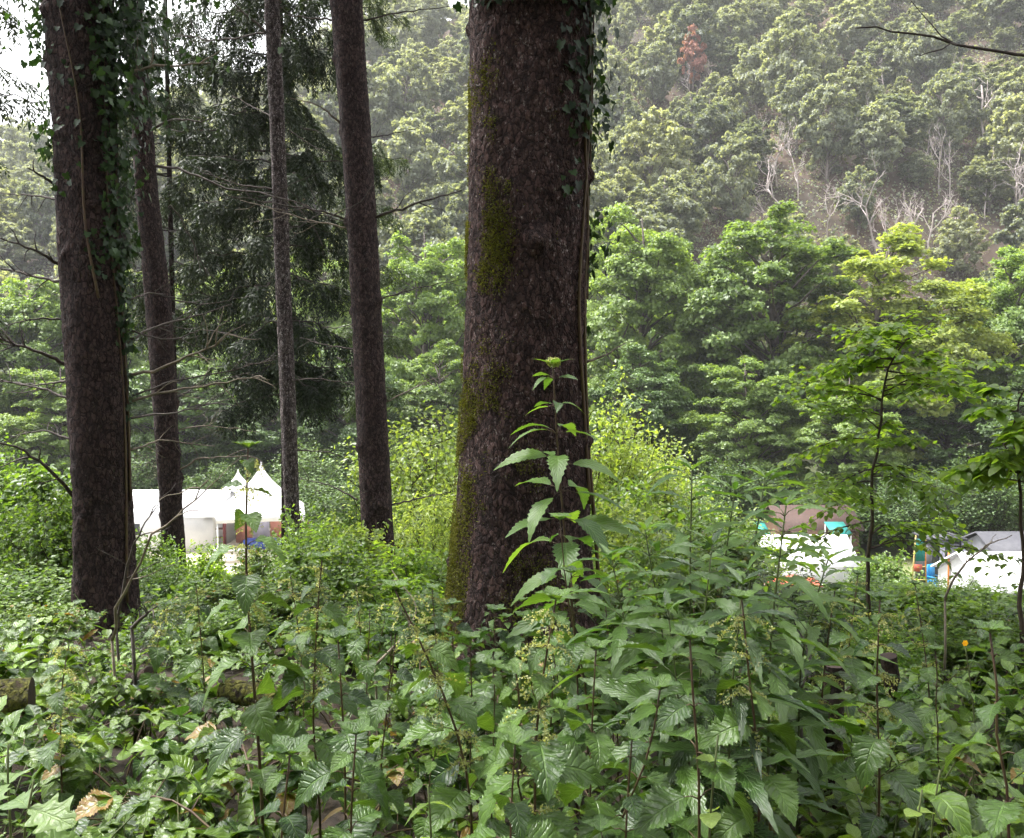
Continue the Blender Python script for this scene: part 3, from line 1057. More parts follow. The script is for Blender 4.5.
spruce('second spruce trunk from the left, slimmer, behind the ivy-clad one',
       [(100, 129, 149), (200, 136, 158), (300, 146, 171), (400, 153, 177), (500, 160, 182), (560, 163, 186)],
       10.0, 22, 56, .045, 'bark2', .010, 3,
       [([(152, 130), (175, 118), (196, 122), (212, 118)], -.5, .012, 2), ([(156, 166), (190, 172), (230, 190), (290, 200), (345, 222)], -.8, .012, 5),
        ([(170, 205), (185, 225), (200, 260), (212, 285)], .5, .008, 4), ([(175, 398), (200, 385), (250, 372)], .4, .008, 6),
        ([(178, 470), (200, 458), (250, 456)], -.5, .010, 2, 'deadwood_pale'), ([(150, 240), (120, 250), (95, 262)], .4, .007, 3), ([(174, 340), (200, 330), (240, 335)], -.4, .007, 5), ([(172, 300), (205, 305), (250, 296)], .4, .007, 6), ([(178, 430), (210, 425), (260, 432)], .3, .007, 6, 'deadwood_pale')], 9.5, 2.6)
spruce('tall bare spruce trunk with smooth purplish bark left of the big trunk',
       [(0, 330, 362), (100, 338, 368), (200, 345, 375), (300, 351, 381), (400, 356, 387), (510, 361, 393), (560, 362, 396)],
       9.5, 24, 72, .04, 'bark2', .009, 4,
       [([(375, 218), (405, 207), (440, 197), (462, 190)], -.3, .013, 2, 'deadwood'), ([(377, 300), (410, 290), (465, 278)], .4, .008, 2),
        ([(368, 138), (385, 135), (420, 128)], .4, .008, 3), ([(362, 20), (400, 12), (455, 6)], -.4, .009, 2),
        ([(352, 222), (320, 210), (280, 205), (225, 195)], -.6, .010, 6), ([(350, 228), (300, 218), (240, 200)], .3, .008, 5, 'deadwood_pale'),
        ([(342, 125), (320, 105), (290, 98)], -.4, .009, 3, 'deadwood_pale'), ([(340, 20), (310, 18), (285, 15)], .3, .010, 3),
        ([(355, 350), (325, 345), (300, 338)], .3, .007, 4), ([(386, 402), (420, 385), (450, 372)], .4, .007, 4, 'deadwood_pale'),
        ([(358, 500), (330, 485), (300, 478)], .2, .009, 3), ([(390, 505), (420, 498), (450, 492)], .2, .009, 3), ([(384, 495), (360, 490), (340, 470)], -.4, .006, 2)], 9.6, 2.6)
spruce('thin spruce stem with pale flaking bark beside the drooping boughs',
       [(0, 265, 279), (100, 269, 284), (250, 274, 289), (400, 280, 296), (500, 284, 299), (550, 287, 303)],
       12.0, 22, 40, .06, 'bark_pale', .008, 5,
       [([(272, 40), (255, 22), (238, 8), (225, -8)], -.3, .016, 3), ([(276, 190), (240, 185), (200, 172)], -.6, .012, 4),
        ([(278, 120), (255, 108), (232, 95)], .5, .009, 3), ([(289, 130), (310, 145), (340, 158)], -.3, .007, 3),
        ([(285, 240), (292, 238), (297, 234)], -.2, .007, 0), ([(292, 380), (320, 378), (355, 384)], .3, .008, 4),
        ([(296, 450), (330, 452), (350, 460)], .4, .009, 3), ([(275, 30), (240, 38), (205, 40), (178, 34)], .5, .014, 4)], 9.0, 2.2, 'deadwood')


# drooping spruces behind
def drooping_spruce(label, px, d, tops, seed, zlist, maxL, mat, r0=.11, top=20, azc=None, hang=.75, nsize=.085):
    x = at(px, 400, d)[0]
    base = np.array([x, d, gz(x, d)])
    root = thing('spruce_tree', label, 'tree', base)
    rng = np.random.default_rng(seed)
    MB().tube([(x, d, base[2] - .3), (x + .05, d, base[2] + 5), (x, d, top * .7), (x, d, top)], [r0 * 1.2, r0, r0 * .6, .02], 12).build('trunk', M['bark2'], root, base)
    nd = MB()
    for z, L in zlist:
        for az in (azc if azc is not None else np.arange(rng.uniform(0, 1.2), 6.28, 1.05)):
            wood = MB()
            spruce_bough(wood, nd, np.array([x, d, z + rng.normal() * .12]), az + rng.normal() * .25, L * rng.uniform(.7, 1.1), rng, rng.uniform(.22, .45), 1.0, hang, nsize)
            wood.build('bough', M['deadwood'], root, base)
    nd.build('crown', M[mat], root, base)
    return root


zt = lambda py, d: at(300, py, d)[2]
drooping_spruce('dark spruce with curtains of drooping boughs behind the thin pale stem', 283, 15.5, 0, 21,
                [(zt(py, 15.5), L) for py, L in ((-60, 1.2), (-20, 1.4), (15, 1.5), (50, 1.7), (85, 1.75), (120, 1.8), (160, 1.8), (200, 1.7), (240, 1.6), (280, 1.5), (320, 1.45), (355, 1.4), (385, 1.2))], 1.5, 'needle', r0=.07, hang=.95)
drooping_spruce('dark spruce with drooping boughs behind the second trunk from the left', 172, 17.0, 0, 22,
                [(zt(py, 17.0), L) for py, L in ((25, .9), (60, 1.1), (100, 1.3), (140, 1.3), (185, 1.3), (230, 1.2), (275, 1.1), (320, 1.0))], 1.3, 'needle', r0=.05, hang=.85)
drooping_spruce('spruce showing light green bough tips right of the tall bare trunk', 362, 20.0, 0, 23,
                [(zt(py, 20.0), L) for py, L in ((-30, 1.1), (5, 1.25), (150, 1.0), (205, .95), (270, 1.1), (330, 1.2), (390, 1.2))], 1.2, 'needle_l', r0=.09, hang=.6)
drooping_spruce('spruce at the left edge with a bough hanging beside the ivy-clad trunk', -45, 9.0, 0, 24,
                [(zt(py, 9.0), L) for py, L in ((-30, 1.0), (30, .95), (85, .85), (300, .55), (330, .5))], 1.2, 'needle', r0=.09, hang=.5, nsize=.07)

# a spruce right of the frame whose dead twig reaches into the picture
spruce('spruce just outside the right edge whose bare twig reaches into the top corner',
       [(0, 1130, 1190), (300, 1135, 1195), (620, 1140, 1205)], 6.0, 22, 32, .12, 'bark2', 0, 9,
       [([(1132, 80), (1080, 64), (1024, 55), (985, 48), (940, 42), (895, 31), (856, 28)], -.4, .012, 2)], 8.5, 2.6)


# ------------------------------------------------------------------ ivy
def ivy(label, rows, d, spots, seed, size, nst):
    C, r = trunk_profile(rows, d)
    base = np.array([C[0][0], d - r[0], gz(C[0][0], d)])
    root = thing('ivy', label, 'ivy', base)
    rng = np.random.default_rng(seed)
    lf, stm = MB(), MB()
    pos, nor = [], []

    def surf(z, a, k=1.03):
        x = np.interp(z, C[:, 2], C[:, 0])
        R_ = np.interp(z, C[:, 2], r)
        return np.array([x + R_ * k * math.cos(a), d + R_ * k * math.sin(a), z])
    for (py0, py1, a0, a1, n, thick) in spots:
        for _ in range(n):
            py = rng.uniform(py0, py1)
            z = at(512, py, d)[2]
            a = R(rng.uniform(a0, a1))
            nv = np.array([math.cos(a), math.sin(a), 0])
            pos.append(surf(z, a) + nv * (abs(rng.normal()) * thick))
            nor.append(nv)
    pos, nor = np.array(pos), np.array(nor)
    n = len(pos)
    dr = np.array([0, 0, -1.0]) + rng.normal(size=(n, 3)) * .45 + nor * .25
    up = nor * 1.0 + np.array([0, 0, .55]) + rng.normal(size=(n, 3)) * .4
    lf.leaves(IVY, pos, dr, up, size * rng.uniform(.5, 1.35, n))
    for s0, s1, a0, a1 in nst:
        m = 26
        t = np.linspace(0, 1, m)
        P = np.array([surf(at(512, s0 + (s1 - s0) * q, d)[2], R(a0 + (a1 - a0) * q + 6 * math.sin(q * 9 + a0)), 1.05) for q in t])
        stm.tube(P, np.linspace(.011, .004, m), 5)
    stm.build('stem', M['stem_red'], root, base)
    lf.build('foliage', M['ivy'], root, base)


ivy('ivy climbing the right side of the big mossy trunk in the middle',
    [(-60, 471, 592), (100, 471, 589), (200, 469, 586), (300, 466, 584), (450, 458, 588), (620, 445, 600)], 4.6,
    [(-60, 24, -150, -20, 420, .05), (-60, 20, -178, -150, 14, .03), (-60, 150, -40, 20, 230, .06), (30, 130, -65, -30, 55, .02), (110, 215, -58, -38, 22, .012), (95, 150, -10, 20, 14, .07),
     (212, 272, -12, 15, 64, .08), (140, 215, -12, 10, 12, .03), (270, 340, -8, 8, 5, .02), (400, 415, -5, 5, 2, .02)], 31, .042,
    [(620, 0, -18, -12), (500, -40, -30, -22), (300, -40, -12, -35)])
ivy('thick dark ivy covering the upper part of the left spruce trunk',
    [(-60, 42, 107), (150, 57, 116), (300, 65, 124), (400, 70, 128), (620, 77, 136)], 6.3,
    [(-60, 120, -52, 45, 900, .18), (-60, 60, -25, 35, 420, .27), (-40, 170, -200, -130, 150, .06), (100, 260, -45, 25, 420, .08), (-50, 70, -40, 30, 420, .33), (40, 150, -30, 25, 260, .2), (-50, 60, 150, 200, 120, .12), (120, 160, 170, 200, 45, .08), (-50, 200, -140, -40, 70, .02),
     (240, 350, -30, 15, 190, .035), (230, 280, -75, -30, 34, .015), (350, 420, -15, 10, 24, .02)], 32, .045,
    [(600, 0, -20, -30), (500, -30, -12, -5), (300, -30, -60, -95)])


# ------------------------------------------------------------------ campsite in the valley
def G(x, y):
    return gz(x, y) + .008


def pagoda(label, px, peak_py, d, half, rz):
    p = at(px, peak_py, d)
    g = G(p[0], d)
    base = np.array([p[0], d, g])
    root = thing('pagoda_tent', label, 'tent', base)
    root.rotation_euler = (0, 0, rz)
    H = p[2] - g
    eave = H * .47
    mb = MB()
    lv, seg = 12, 8
    V = []
    for i in range(lv + 1):
        t = i / lv
        s = half * (1 - t) ** 1.55 + .03
        z = eave + (H - eave) * t
        for e in range(4):
            for k in range(seg):
                q = -1 + 2 * k / seg
                x, y = [(q, -1), (1, q), (-q, 1), (-1, -q)][e]
                V.append((x * s, y * s, z - .10 * half * (1 - abs(q)) * 0))
    n = 4 * seg
    Q = [(i * n + j, i * n + (j + 1) % n, (i + 1) * n + (j + 1) % n, (i + 1) * n + j) for i in range(lv) for j in range(n)]
    mb.add(V, Q).add([(0, 0, H + .06), *V[lv * n:]], None, [(0, 1 + j, 1 + (j + 1) % n) for j in range(n)])
    mb.build('roof', M['canvas'], root)
    vb = MB()
    for e in range(4):
        x, y = [(0, -1), (1, 0), (0, 1), (-1, 0)][e]
        vb.box((x * (half + .035), y * (half + .035), eave - .17), (.03 if x else 2 * half, .03 if y else 2 * half, .34))
    vb.build('valance', M['canvas'], root)
    for sx in (-1, 1):
        for sy in (-1, 1):
            MB().box((sx * (half - .06), sy * (half - .06), (eave - .36) / 2), (.09, .09, eave - .36)).build('pole', M['white'], root, smooth=False)
    return root, base, eave


pr, pb, ev = pagoda('white pagoda tent with the taller pointed roof, open at the front', 261, 462, 55, 2.5, .25)
pr2, pb2, ev2 = pagoda('white pagoda tent with the shorter pointed roof behind the taller one', 238, 470, 60, 2.5, .25)
# a table under a blue cloth, crates and racks under the tents
tr_ = thing('table', 'table under a blue cloth beneath the taller pagoda tent', 'table', pb + np.array([.2, .2, 0]))
MB().box((0, 0, .74), (2.6, .9, .05)).build('tabletop', M['blue'], tr_, smooth=False)
MB().box((0, -.47, .48), (2.6, .02, .5)).build('tablecloth', M['blue'], tr_, smooth=False)
for sx in (-1, 1):
    for sy in (-1, 1):
        MB().box((sx * 1.2, sy * .38, .36), (.06, .06, .72)).build('leg', M['white'], tr_, smooth=False)
sh = thing('shelf_rack', 'brown open shelf rack at the left corner of the pagoda tents', 'shelf', pb + np.array([-3.0, .6, 0]))
for sx in (-1, 1):
    MB().box((sx * .5, 0, .95), (.06, .5, 1.9)).build('side_panel', M['maroon'], sh, smooth=False)
for z in (.25, .8, 1.35, 1.87):
    MB().box((0, 0, z), (.94, .46, .05)).build('shelf', M['wood'], sh, smooth=False)
bn = thing('display_stand', 'salmon display boards standing at the back of the pagoda tents', 'display', pb + np.array([-.6, 2.0, 0]))
for k in range(3):
    MB().box((-1.1 + 1.1 * k, 0, 1.15), (1.04, .06, 1.9)).build('board', M[('salmon', 'lilac', 'salmon')[k]], bn, smooth=False)
    MB().box((-1.1 + 1.1 * k, 0, .1), (.5, .5, .2)).build('foot', M['dgrey'], bn, smooth=False)
cl = thing('clothes_rail', 'maroon clothes hanging on a rail at the right of the pagoda tents', 'clothes rail', pb + np.array([2.0, 1.2, 0]))
MB().tube([(-.8, 0, 1.75), (.8, 0, 1.75)], .025, 6).build('rail', M['white'], cl)
for sx in (-1, 1):
    MB().tube([(sx * .8, 0, 0), (sx * .8, 0, 1.75)], .025, 6).build('post', M['white'], cl)
for k in range(5):
    MB().box((-.6 + .3 * k, 0, 1.3), (.22, .4, .85), .5).build('garment', M['maroon'], cl, smooth=False)
wt = thing('table', 'white table standing in front of the pagoda tents', 'table', pb + np.array([-1.2, -2.9, 0]))
MB().box((0, 0, .74), (1.9, .8, .05)).build('tabletop', M['white'], wt, smooth=False)
for sx in (-1, 1):
    for sy in (-1, 1):
        MB().box((sx * .85, sy * .33, .36), (.06, .06, .72)).build('leg', M['white'], wt, smooth=False)


def gable(name, label, x0, x1, d, depth, wall_h, ridge_h, roofm, wallm, zb, door=True, cat='tent', over=.25):
    cx = (x0 + x1) / 2
    w = x1 - x0
    root = thing(name, label, cat, (cx, d, zb))
    mb = MB()
    t = .05
    hw, hd = w / 2, depth / 2
    # roof as two slabs with the ridge along x
    for s in (-1, 1):
        V = []
        for zz in (0, .07):
            V += [(-hw - over, s * (hd + over), wall_h - .12 + zz), (hw + over, s * (hd + over), wall_h - .12 + zz), (hw + over, 0, ridge_h + zz), (-hw - over, 0, ridge_h + zz)]
        mb.add(V, [(0, 1, 2, 3), (4, 5, 6, 7), (0, 1, 5, 4), (1, 2, 6, 5), (2, 3, 7, 6), (3, 0, 4, 7)])
    mb.build('roof', roofm, root, smooth=False)
    wb = MB()
    wb.box((0, -hd, wall_h / 2 - .08), (w, t, wall_h - .16)).box((0, hd, wall_h / 2 - .08), (w, t, wall_h - .16))
    for s in (-1, 1):
        x = s * hw
        V = [(x - t / 2, -hd + .03, 0), (x - t / 2, hd - .03, 0), (x - t / 2, hd - .03, wall_h - .16), (x - t / 2, 0, ridge_h - .06), (x - t / 2, -hd + .03, wall_h - .16)]
        V += [(a + t, b, c) for a, b, c in V]
        wb.add(V, [(0, 1, 2, 4), (5, 6, 7, 9), (0, 1, 6, 5), (1, 2, 7, 6), (4, 0, 5, 9)], [(2, 3, 4), (7, 8, 9)])
    wb.build('wall', wallm, root, smooth=False)
    return root, hd


xa, xb = at(40, 500, 58)[0], at(228, 500, 58)[0]
rt, hd = gable('marquee', 'long white marquee with a low ridge roof at the left of the pagoda tents', xa, xb, 58, 6, 2.3, 3.4, M['canvas'], M['canvas'], G(xa, 58))
MB().box((3.6, -hd - .05, .95), (1.3, .04, 1.9)).build('door', M['lilac'], rt, smooth=False)
for k in range(3):
    MB().box((-3.4 + 2.2 * k, -hd - .045, 1.4), (1.2, .03, .7)).build('window', M['glass'], rt, smooth=False)

# white tent and house behind on the right
xa, xb = at(762, 540, 46)[0], at(842, 540, 46)[0]
gable('white_tent', 'white ridge tent behind the long-leaved plants, half hidden by the beech sapling', xa, xb, 46, 3.6, 1.5, 2.55, M['canvas'], M['canvas'], G(xa, 46))
xa, xb = at(772, 530, 54)[0], at(846, 530, 54)[0]
hr, hd = gable('house', 'low house with a brown tiled roof behind the white ridge tent', xa, xb, 54, 4, 2.3, 3.3, M['rooftile'], M['wood'], G(xa, 54) - .3, cat='house')
MB().box((-1.2, -hd - .05, 1.3), (1.0, .05, .9)).build('window', M['glass'], hr, smooth=False)
MB().box((1.2, -hd - .05, 1.0), (.9, .05, 1.9)).build('door', M['dgrey'], hr, smooth=False)
for px, w_ in ((762, .6), (838, 1.1)):
    q = at(px, 528, 50.5)
    ro = thing('awning', ['small teal awning left of the white ridge tent', 'wider teal awning right of the white ridge tent'][w_ > 1], 'awning', (q[0], 50.5, G(q[0], 50.5)))
    V = [(-w_ / 2, -.7, q[2] - G(q[0], 50.5) - .25), (w_ / 2, -.7, q[2] - G(q[0], 50.5) - .25), (w_ / 2, .7, q[2] - G(q[0], 50.5) + .2), (-w_ / 2, .7, q[2] - G(q[0], 50.5) + .2)]
    V += [(a, b, c + .04) for a, b, c in V]
    MB().add(V, [(0, 1, 2, 3), (4, 5, 6, 7), (0, 1, 5, 4), (1, 2, 6, 5), (2, 3, 7, 6), (3, 0, 4, 7)]).build('canopy', M['teal'], ro, smooth=False)
    for s in (-1, 1):
        for t_ in (-1, 1):
            hh_ = q[2] - G(q[0], 50.5) - .25 + (.45 if t_ > 0 else 0)
            MB().tube([(s * (w_ / 2 - .06), t_ * .66, 0), (s * (w_ / 2 - .06), t_ * .66, hh_)], .03, 6).build('post', M['white'], ro)
# picket fence and orange sheet in front of the ridge tent
q0, q1 = at(757, 568, 42.5), at(806, 568, 42.5)
fr = thing('picket_fence', 'short brown picket fence in front of the white ridge tent', 'fence', (q0[0], 42.5, gz(q0[0], 42.5)))
n = 16
for k in range(n):
    x = (q1[0] - q0[0]) * k / (n - 1)
    MB().box((x, 0, .5), (.09, .03, 1.0)).build('picket', M['wood'], fr, smooth=False)
for z in (.3, .75):
    MB().box(((q1[0] - q0[0]) / 2, .035, z), (q1[0] - q0[0], .03, .08)).build('rail', M['wood'], fr, smooth=False)
q = at(790, 578, 40)
ob = thing('ground_sheet', 'orange-red groundsheet propped up in front of the picket fence', 'tarpaulin', (q[0], 40, gz(q[0], 40)))
hh = q[2] - gz(q[0], 40)
xs = np.linspace(-1.25, 1.25, 13)
V = np.array([(x, y, max(.05, hh - .15) + .32 * (1 - abs(x) / 1.3) * (1 - t_) + .05 * math.sin(x * 5 + y)) for t_, y in ((1, -.8), (.5, -.4), (0, 0), (.5, .4), (1, .8)) for x in xs])
V2 = np.vstack([V, V - [0, 0, .02]])
Q = [(i * 13 + j, i * 13 + j + 1, (i + 1) * 13 + j + 1, (i + 1) * 13 + j) for i in range(4) for j in range(12)]
MB().add(V2, Q + [tuple(a + 65 for a in f) for f in Q]).build('sheet', M['red'], ob)
for s in (-1, 1):
    for t_ in (-1, 1):
        MB().tube([(s * 1.2, t_ * .75, -.1), (s * 1.2, t_ * .75, max(.06, hh - .1))], .025, 6).build('pole', M['white'], ob)

# grey hut
q = at(939, 537, 47)
g = gz(q[0], 47)
hw_ = thing('hut', 'grey wooden hut with pale corner boards beside the blue chair', 'hut', (q[0], 47, g))
h_ = q[2] - g
MB().box((0, 0, h_ / 2), (1.7, 1.6, h_)).build('wall', M['dgrey'], hw_, smooth=False)
MB().box((0, -.1, h_ + .05), (2.0, 2.0, .1)).build('roof', M['dgrey'], hw_, smooth=False)
MB().box((.35, -.83, h_ * .47), (.62, .05, h_ * .9)).build('door', M['grey'], hw_, smooth=False)
MB().box((-.55, -.83, h_ * .62), (.34, .05, h_ * .36)).build('window', M['glass'], hw_, smooth=False)
for x in (-.15, .82, -.28):
    MB().box((x, -.84, h_ * .5), (.12, .07, h_ * .98)).build('corner_board', M['lilac'], hw_, smooth=False)
q = at(920, 548, 45)
g = gz(q[0], 45)
rk = thing('drying_rack', 'orange and yellow drying rack with a teal towel left of the grey hut', 'drying rack', (q[0], 45, g))
hh = at(920, 535, 45)[2] - g
for s in (-1, 1):
    MB().tube([(s * .38, 0, 0), (s * .22, 0, hh)], .035, 6).build('post', M['yellowp' if s < 0 else 'orange'], rk)
for k in range(4):
    z = hh * (.15 + .25 * k)
    MB().tube([(-.38 + .02 * k, 0, z), (.38 - .02 * k, 0, z)], .025, 6).build('rung', M['yellowp'], rk)
MB().box((0, -.06, hh * .72), (.46, .03, hh * .42)).build('towel', M['teal'], rk, smooth=False)
MB().box((-.1, -.06, hh * .38), (.4, .03, hh * .13)).build('cloth', M['red'], rk, smooth=False)
q = at(936, 556, 44)
ch = thing('garden_chair', 'azure blue plastic garden chair in front of the grey hut', 'chair', (q[0], 44, gz(q[0], 44)))
ch.rotation_euler = (0, 0, .5)
hz_ = max(0.45, q[2] - gz(q[0], 44) - .3)
MB().box((0, 0, .45), (.55, .52, .05)).build('seat', M['azure'], ch, smooth=False)
MB().box((0, .27, .85), (.55, .05, .75)).build('backrest', M['azure'], ch, smooth=False)
for s in (-1, 1):
    MB().box((s * .29, 0, .65), (.06, .5, .05)).build('armrest', M['azure'], ch, smooth=False)
    for t_ in (-1, 1):
        MB().box((s * .24, t_ * .22, .21), (.05, .05, .42)).build('leg', M['azure'], ch, smooth=False)
q0, q1 = at(949, 552, 41), at(948, 592, 41)
MB().tube([(q1[0], 41, gz(q1[0], 41) - .1), (q0[0], 41, q0[2])], .045, 8).build('marker_pole', M['orange'])
tag(bpy.data.objects['marker_pole'], 'thin upright orange pole in front of the grey hut', 'pole')
# white frame tent at the right edge with dark roof shed behind
xa, xb = at(962, 560, 40)[0], at(1075, 560, 40)[0]
rt, hd = gable('frame_tent', 'large white frame tent at the right edge of the campsite', xa, xb, 40, 4.4, 1.45, 2.5, M['canvas'], M['canvas'], G(xa, 40) - .1)
MB().box((1.2, -hd - .05, .8), (.5, .04, .9)).build('window', M['lilac'], rt, smooth=False)
MB().box((-1.6, -hd - .05, .62), (.8, .04, 1.2)).build('door', M['lilac'], rt, smooth=False)
xa, xb = at(985, 540, 47)[0], at(1060, 540, 47)[0]
gable('shed', 'low shed with a dark grey roof behind the white frame tent', xa, xb, 47.5, 4, 1.8, 2.55, M['dgrey'], M['grey'], G(xa, 47), cat='shed')

# white van glimpsed left of the big trunk
q = at(440, 516, 50)
vn = thing('parked_van', 'white van glimpsed through leaves just left of the big trunk', 'van', (q[0] + .6, 50, gz(q[0], 50)))
prof_ = [(-2.3, .45), (-2.3, 1.1), (-1.6, 1.25), (-1.0, 2.1), (2.2, 2.15), (2.3, 1.9), (2.3, .45)]
V = [(x, -.95, z) for x, z in prof_] + [(x, .95, z) for x, z in prof_]
k = len(prof_)
bm_ = MB().add(V, [(i, (i + 1) % k, k + (i + 1) % k, k + i) for i in range(k)] + [(0, 1, 2, 6), (k, k + 1, k + 2, k + 6), (2, 3, 4, 6), (k + 2, k + 3, k + 4, k + 6)], [(4, 5, 6), (k + 4, k + 5, k + 6)])
bm_.build('body', M['white'], vn, smooth=False)
for x in (-1.45, 1.45):
    for s in (-1, 1):
        MB().tube([(x, s * .80, .35), (x, s * 1.0, .35)], .35, 16).build('wheel', M['rubber'], vn)
for x, w_ in ((-.75, .7), (.3, 1.0), (1.5, .9)):
    MB().box((x, -.97, 1.6), (w_, .03, .5)).build('window', M['glass'], vn, smooth=False)


# ------------------------------------------------------------------ shrubs on the slope
def shrub_tm(seed, mat, w=2.0, h=2.4, nst=34, nleaf=5200, ls=.085, tm=SIM):
    rng = np.random.default_rng(seed)
    root = thing('shrub', '', 'shrub')
    st, lf = MB(), MB()
    tips = []
    for k in range(nst):
        a = rng.uniform(0, 6.28)
        rr = w * .5 * rng.uniform(.15, 1) ** .6
        z = h * rng.uniform(.45, 1.0) * (1 - .4 * (rr / (w * .5)) ** 2)
        P = limb_path((rng.normal() * .1, rng.normal() * .1, -.1), (rr * math.cos(a), rr * math.sin(a), z), rng, 7, .10, .12)
        st.tube(P, np.linspace(.016, .004, 7) * h / 2.4, 5)
        for i in range(3, 7):
            tips.append((P[i], unit(P[i] - P[i - 1])))
            for _ in range(3):
                dd = unit(unit(P[i] - P[i - 1]) * .6 + rng.normal(size=3) * .7 + np.array([0, 0, .15]))
                T = P[i] + dd * (np.linspace(0, .34, 4) * h / 2.4)[:, None]
                T[:, 2] -= np.linspace(0, .3, 4) ** 2
                st.tube(T, [.004, .003, .002, .0015], 3)
                tips.append((T[2], dd))
    m = len(tips)
    own = rng.integers(0, m, nleaf)
    tp = np.array([t[0] for t in tips])[own]
    td = np.array([t[1] for t in tips])[own]
    pos = tp + td * rng.uniform(-.22, .24, (nleaf, 1)) * h / 2.4 + rng.normal(size=(nleaf, 3)) * .055 * h / 2.4
    d = td * np.array([.7, .7, .1]) + rng.normal(size=(nleaf, 3)) * np.array([.7, .7, .3]) + np.array([0, 0, -.2])
    up = np.array([0, -.15, 1.0]) + rng.normal(size=(nleaf, 3)) * .42
    lf.leaves(tm, pos, d, up, ls * rng.uniform(.6, 1.3, nleaf))
    st.build('stem', M['twig'], root)
    lf.build('foliage', M[mat], root)
    return root


TALL = [shrub_tm(520 + k, 'b_mid', 3.4, 4.2, 80, 13000, .095, SIMW) for k in range(3)]
for t_ in TALL:
    t_.name = 'tall_shrub'
tl_used = [False] * 3
SHR = [shrub_tm(500 + k, ('b_mid', 'b_yellow', 'b_dark')[k % 3], tm=(SIM, SIM, SIML)[k % 3 if k < 3 else 0], ls=.09 + .015 * (k % 2)) for k in range(5)]
sh_used = [False] * 5
BUSH = [
    (312, 500, 11, 70, 'b_mid', 'leafy shrub rising between the thin pale stem and the tall bare trunk'),
    (352, 520, 8.5, 70, 'b_yellow', 'fresh yellow-green shrub right in front of the tall bare trunk'),
    (425, 468, 12, 80, 'b_yellow', 'fresh yellow-green shrub midway between the tall bare trunk and the big trunk'),
    (640, 492, 9, 90, 'b_yellow', 'fresh yellow-green shrub close behind the tall long-leaved plants'),
    (40, 468, 8, 90, 'b_mid', 'rounded leafy shrub before the left edge shrubs, beside the ivy-clad trunk'),
    (705, 500, 9.5, 80, 'b_mid', 'green shrub behind the middle of the long-leaved clump'),
    (420, 402, 18, 120, 'b_yellow', 'bright yellow-green shrub filling the gap between the tall bare trunk and the big trunk'),
    (468, 430, 21, 90, 'b_yellow', 'yellow-green shrub tucked against the left side of the big trunk'),
    (362, 478, 15, 100, 'b_mid', 'green shrub at the foot of the tall bare trunk'),
    (318, 512, 13, 80, 'b_mid', 'low green shrub just right of the thin pale stem'),
    (420, 515, 13, 110, 'b_mid', 'leafy green shrub in front of the bright yellow-green one'),
    (612, 392, 16, 80, 'b_yellow', 'bright yellow-green shrub just right of the big trunk'),
    (655, 432, 18, 90, 'b_yellow', 'yellow-green shrub behind the long-leaved plants, next to the big trunk'),
    (612, 470, 12, 80, 'b_mid', 'green shrub low against the right side of the big trunk'),
    (690, 492, 15, 100, 'b_mid', 'green shrub behind the tall long-leaved plants'),
    (730, 505, 19, 90, 'b_yellow', 'small yellow-green shrub in front of the dark valley trees'),
    (28, 456, 10, 120, 'b_mid', 'leafy green shrub at the left edge beside the ivy-clad trunk'),
    (-40, 430, 12, 120, 'b_mid', 'leafy shrub cut off by the left edge'),
    (52, 500, 8.5, 80, 'b_mid', 'low leafy shrub right at the left side of the ivy-clad trunk'),
    (155, 556, 8.5, 60, 'b_mid', 'small shrub at the foot of the second spruce trunk'),
    (118, 548, 14, 80, 'b_yellow', 'yellow-green shrub seen between the two left trunks'),
    (900, 590, 13, 110, 'b_mid', 'green shrub below the grey hut'),
    (985, 606, 11, 110, 'b_dark', 'dark shrub in front of the white frame tent'),
    (1045, 600, 10, 90, 'b_dark', 'dark shrub cut off by the right edge'),
    (830, 592, 11, 90, 'b_dark', 'dark shrub at the foot of the beech sapling'),
    (770, 590, 12, 90, 'b_mid', 'green shrub in front of the orange groundsheet'),
    (884, 555, 24, 60, 'b_mid', 'light green shrub between the beech sapling stem and the drying rack'),
    (660, 545, 10, 90, 'b_mid', 'green shrub among the stems of the long-leaved plants'),
    (250, 556, 13, 80, 'b_mid', 'low green shrub in front of the pagoda tents'),
    (196, 552, 16, 80, 'b_yellow', 'low yellow-green shrub in front of the white marquee'),
    (300, 556, 10, 80, 'b_mid', 'low leafy shrub right below the thin pale stem'),
    (360, 560, 9, 90, 'b_mid', 'leafy shrub in front of the tall bare trunk'),
    (960, 618, 8.5, 100, 'b_mid', 'green shrub near the yellow flower at the right'),
    (880, 612, 8.5, 90, 'b_mid', 'green shrub beside the reddish stump'),
]
for i, (px, py, d, wpx, mk, lab) in enumerate(BUSH):
    k = i % 5
    p = at(px, py, d)
    g = gz(p[0], d)
    h = max(.5, p[2] - g)
    big = h > 2.3
    if big:
        k = i % 3
    pool, us = (TALL, tl_used) if big else (SHR, sh_used)
    if us[k]:
        o = copy_tree(pool[k])
    else:
        o, us[k] = pool[k], True
    o.location = (p[0], d, g)
    s = wpx * d / F / (3.2 if big else 2.0) * 1.15
    zs_ = h / (4.1 if big else 2.35)
    s = min(max(s, zs_ * .7), zs_ * 1.6)
    o.scale = (s, s, zs_)
    o.rotation_euler = (0, 0, i * 2.1)
    o['label'] = lab
    o['group'] = 'shrubs on the slope'
    set_mat(o, 'foliage', M[mk])
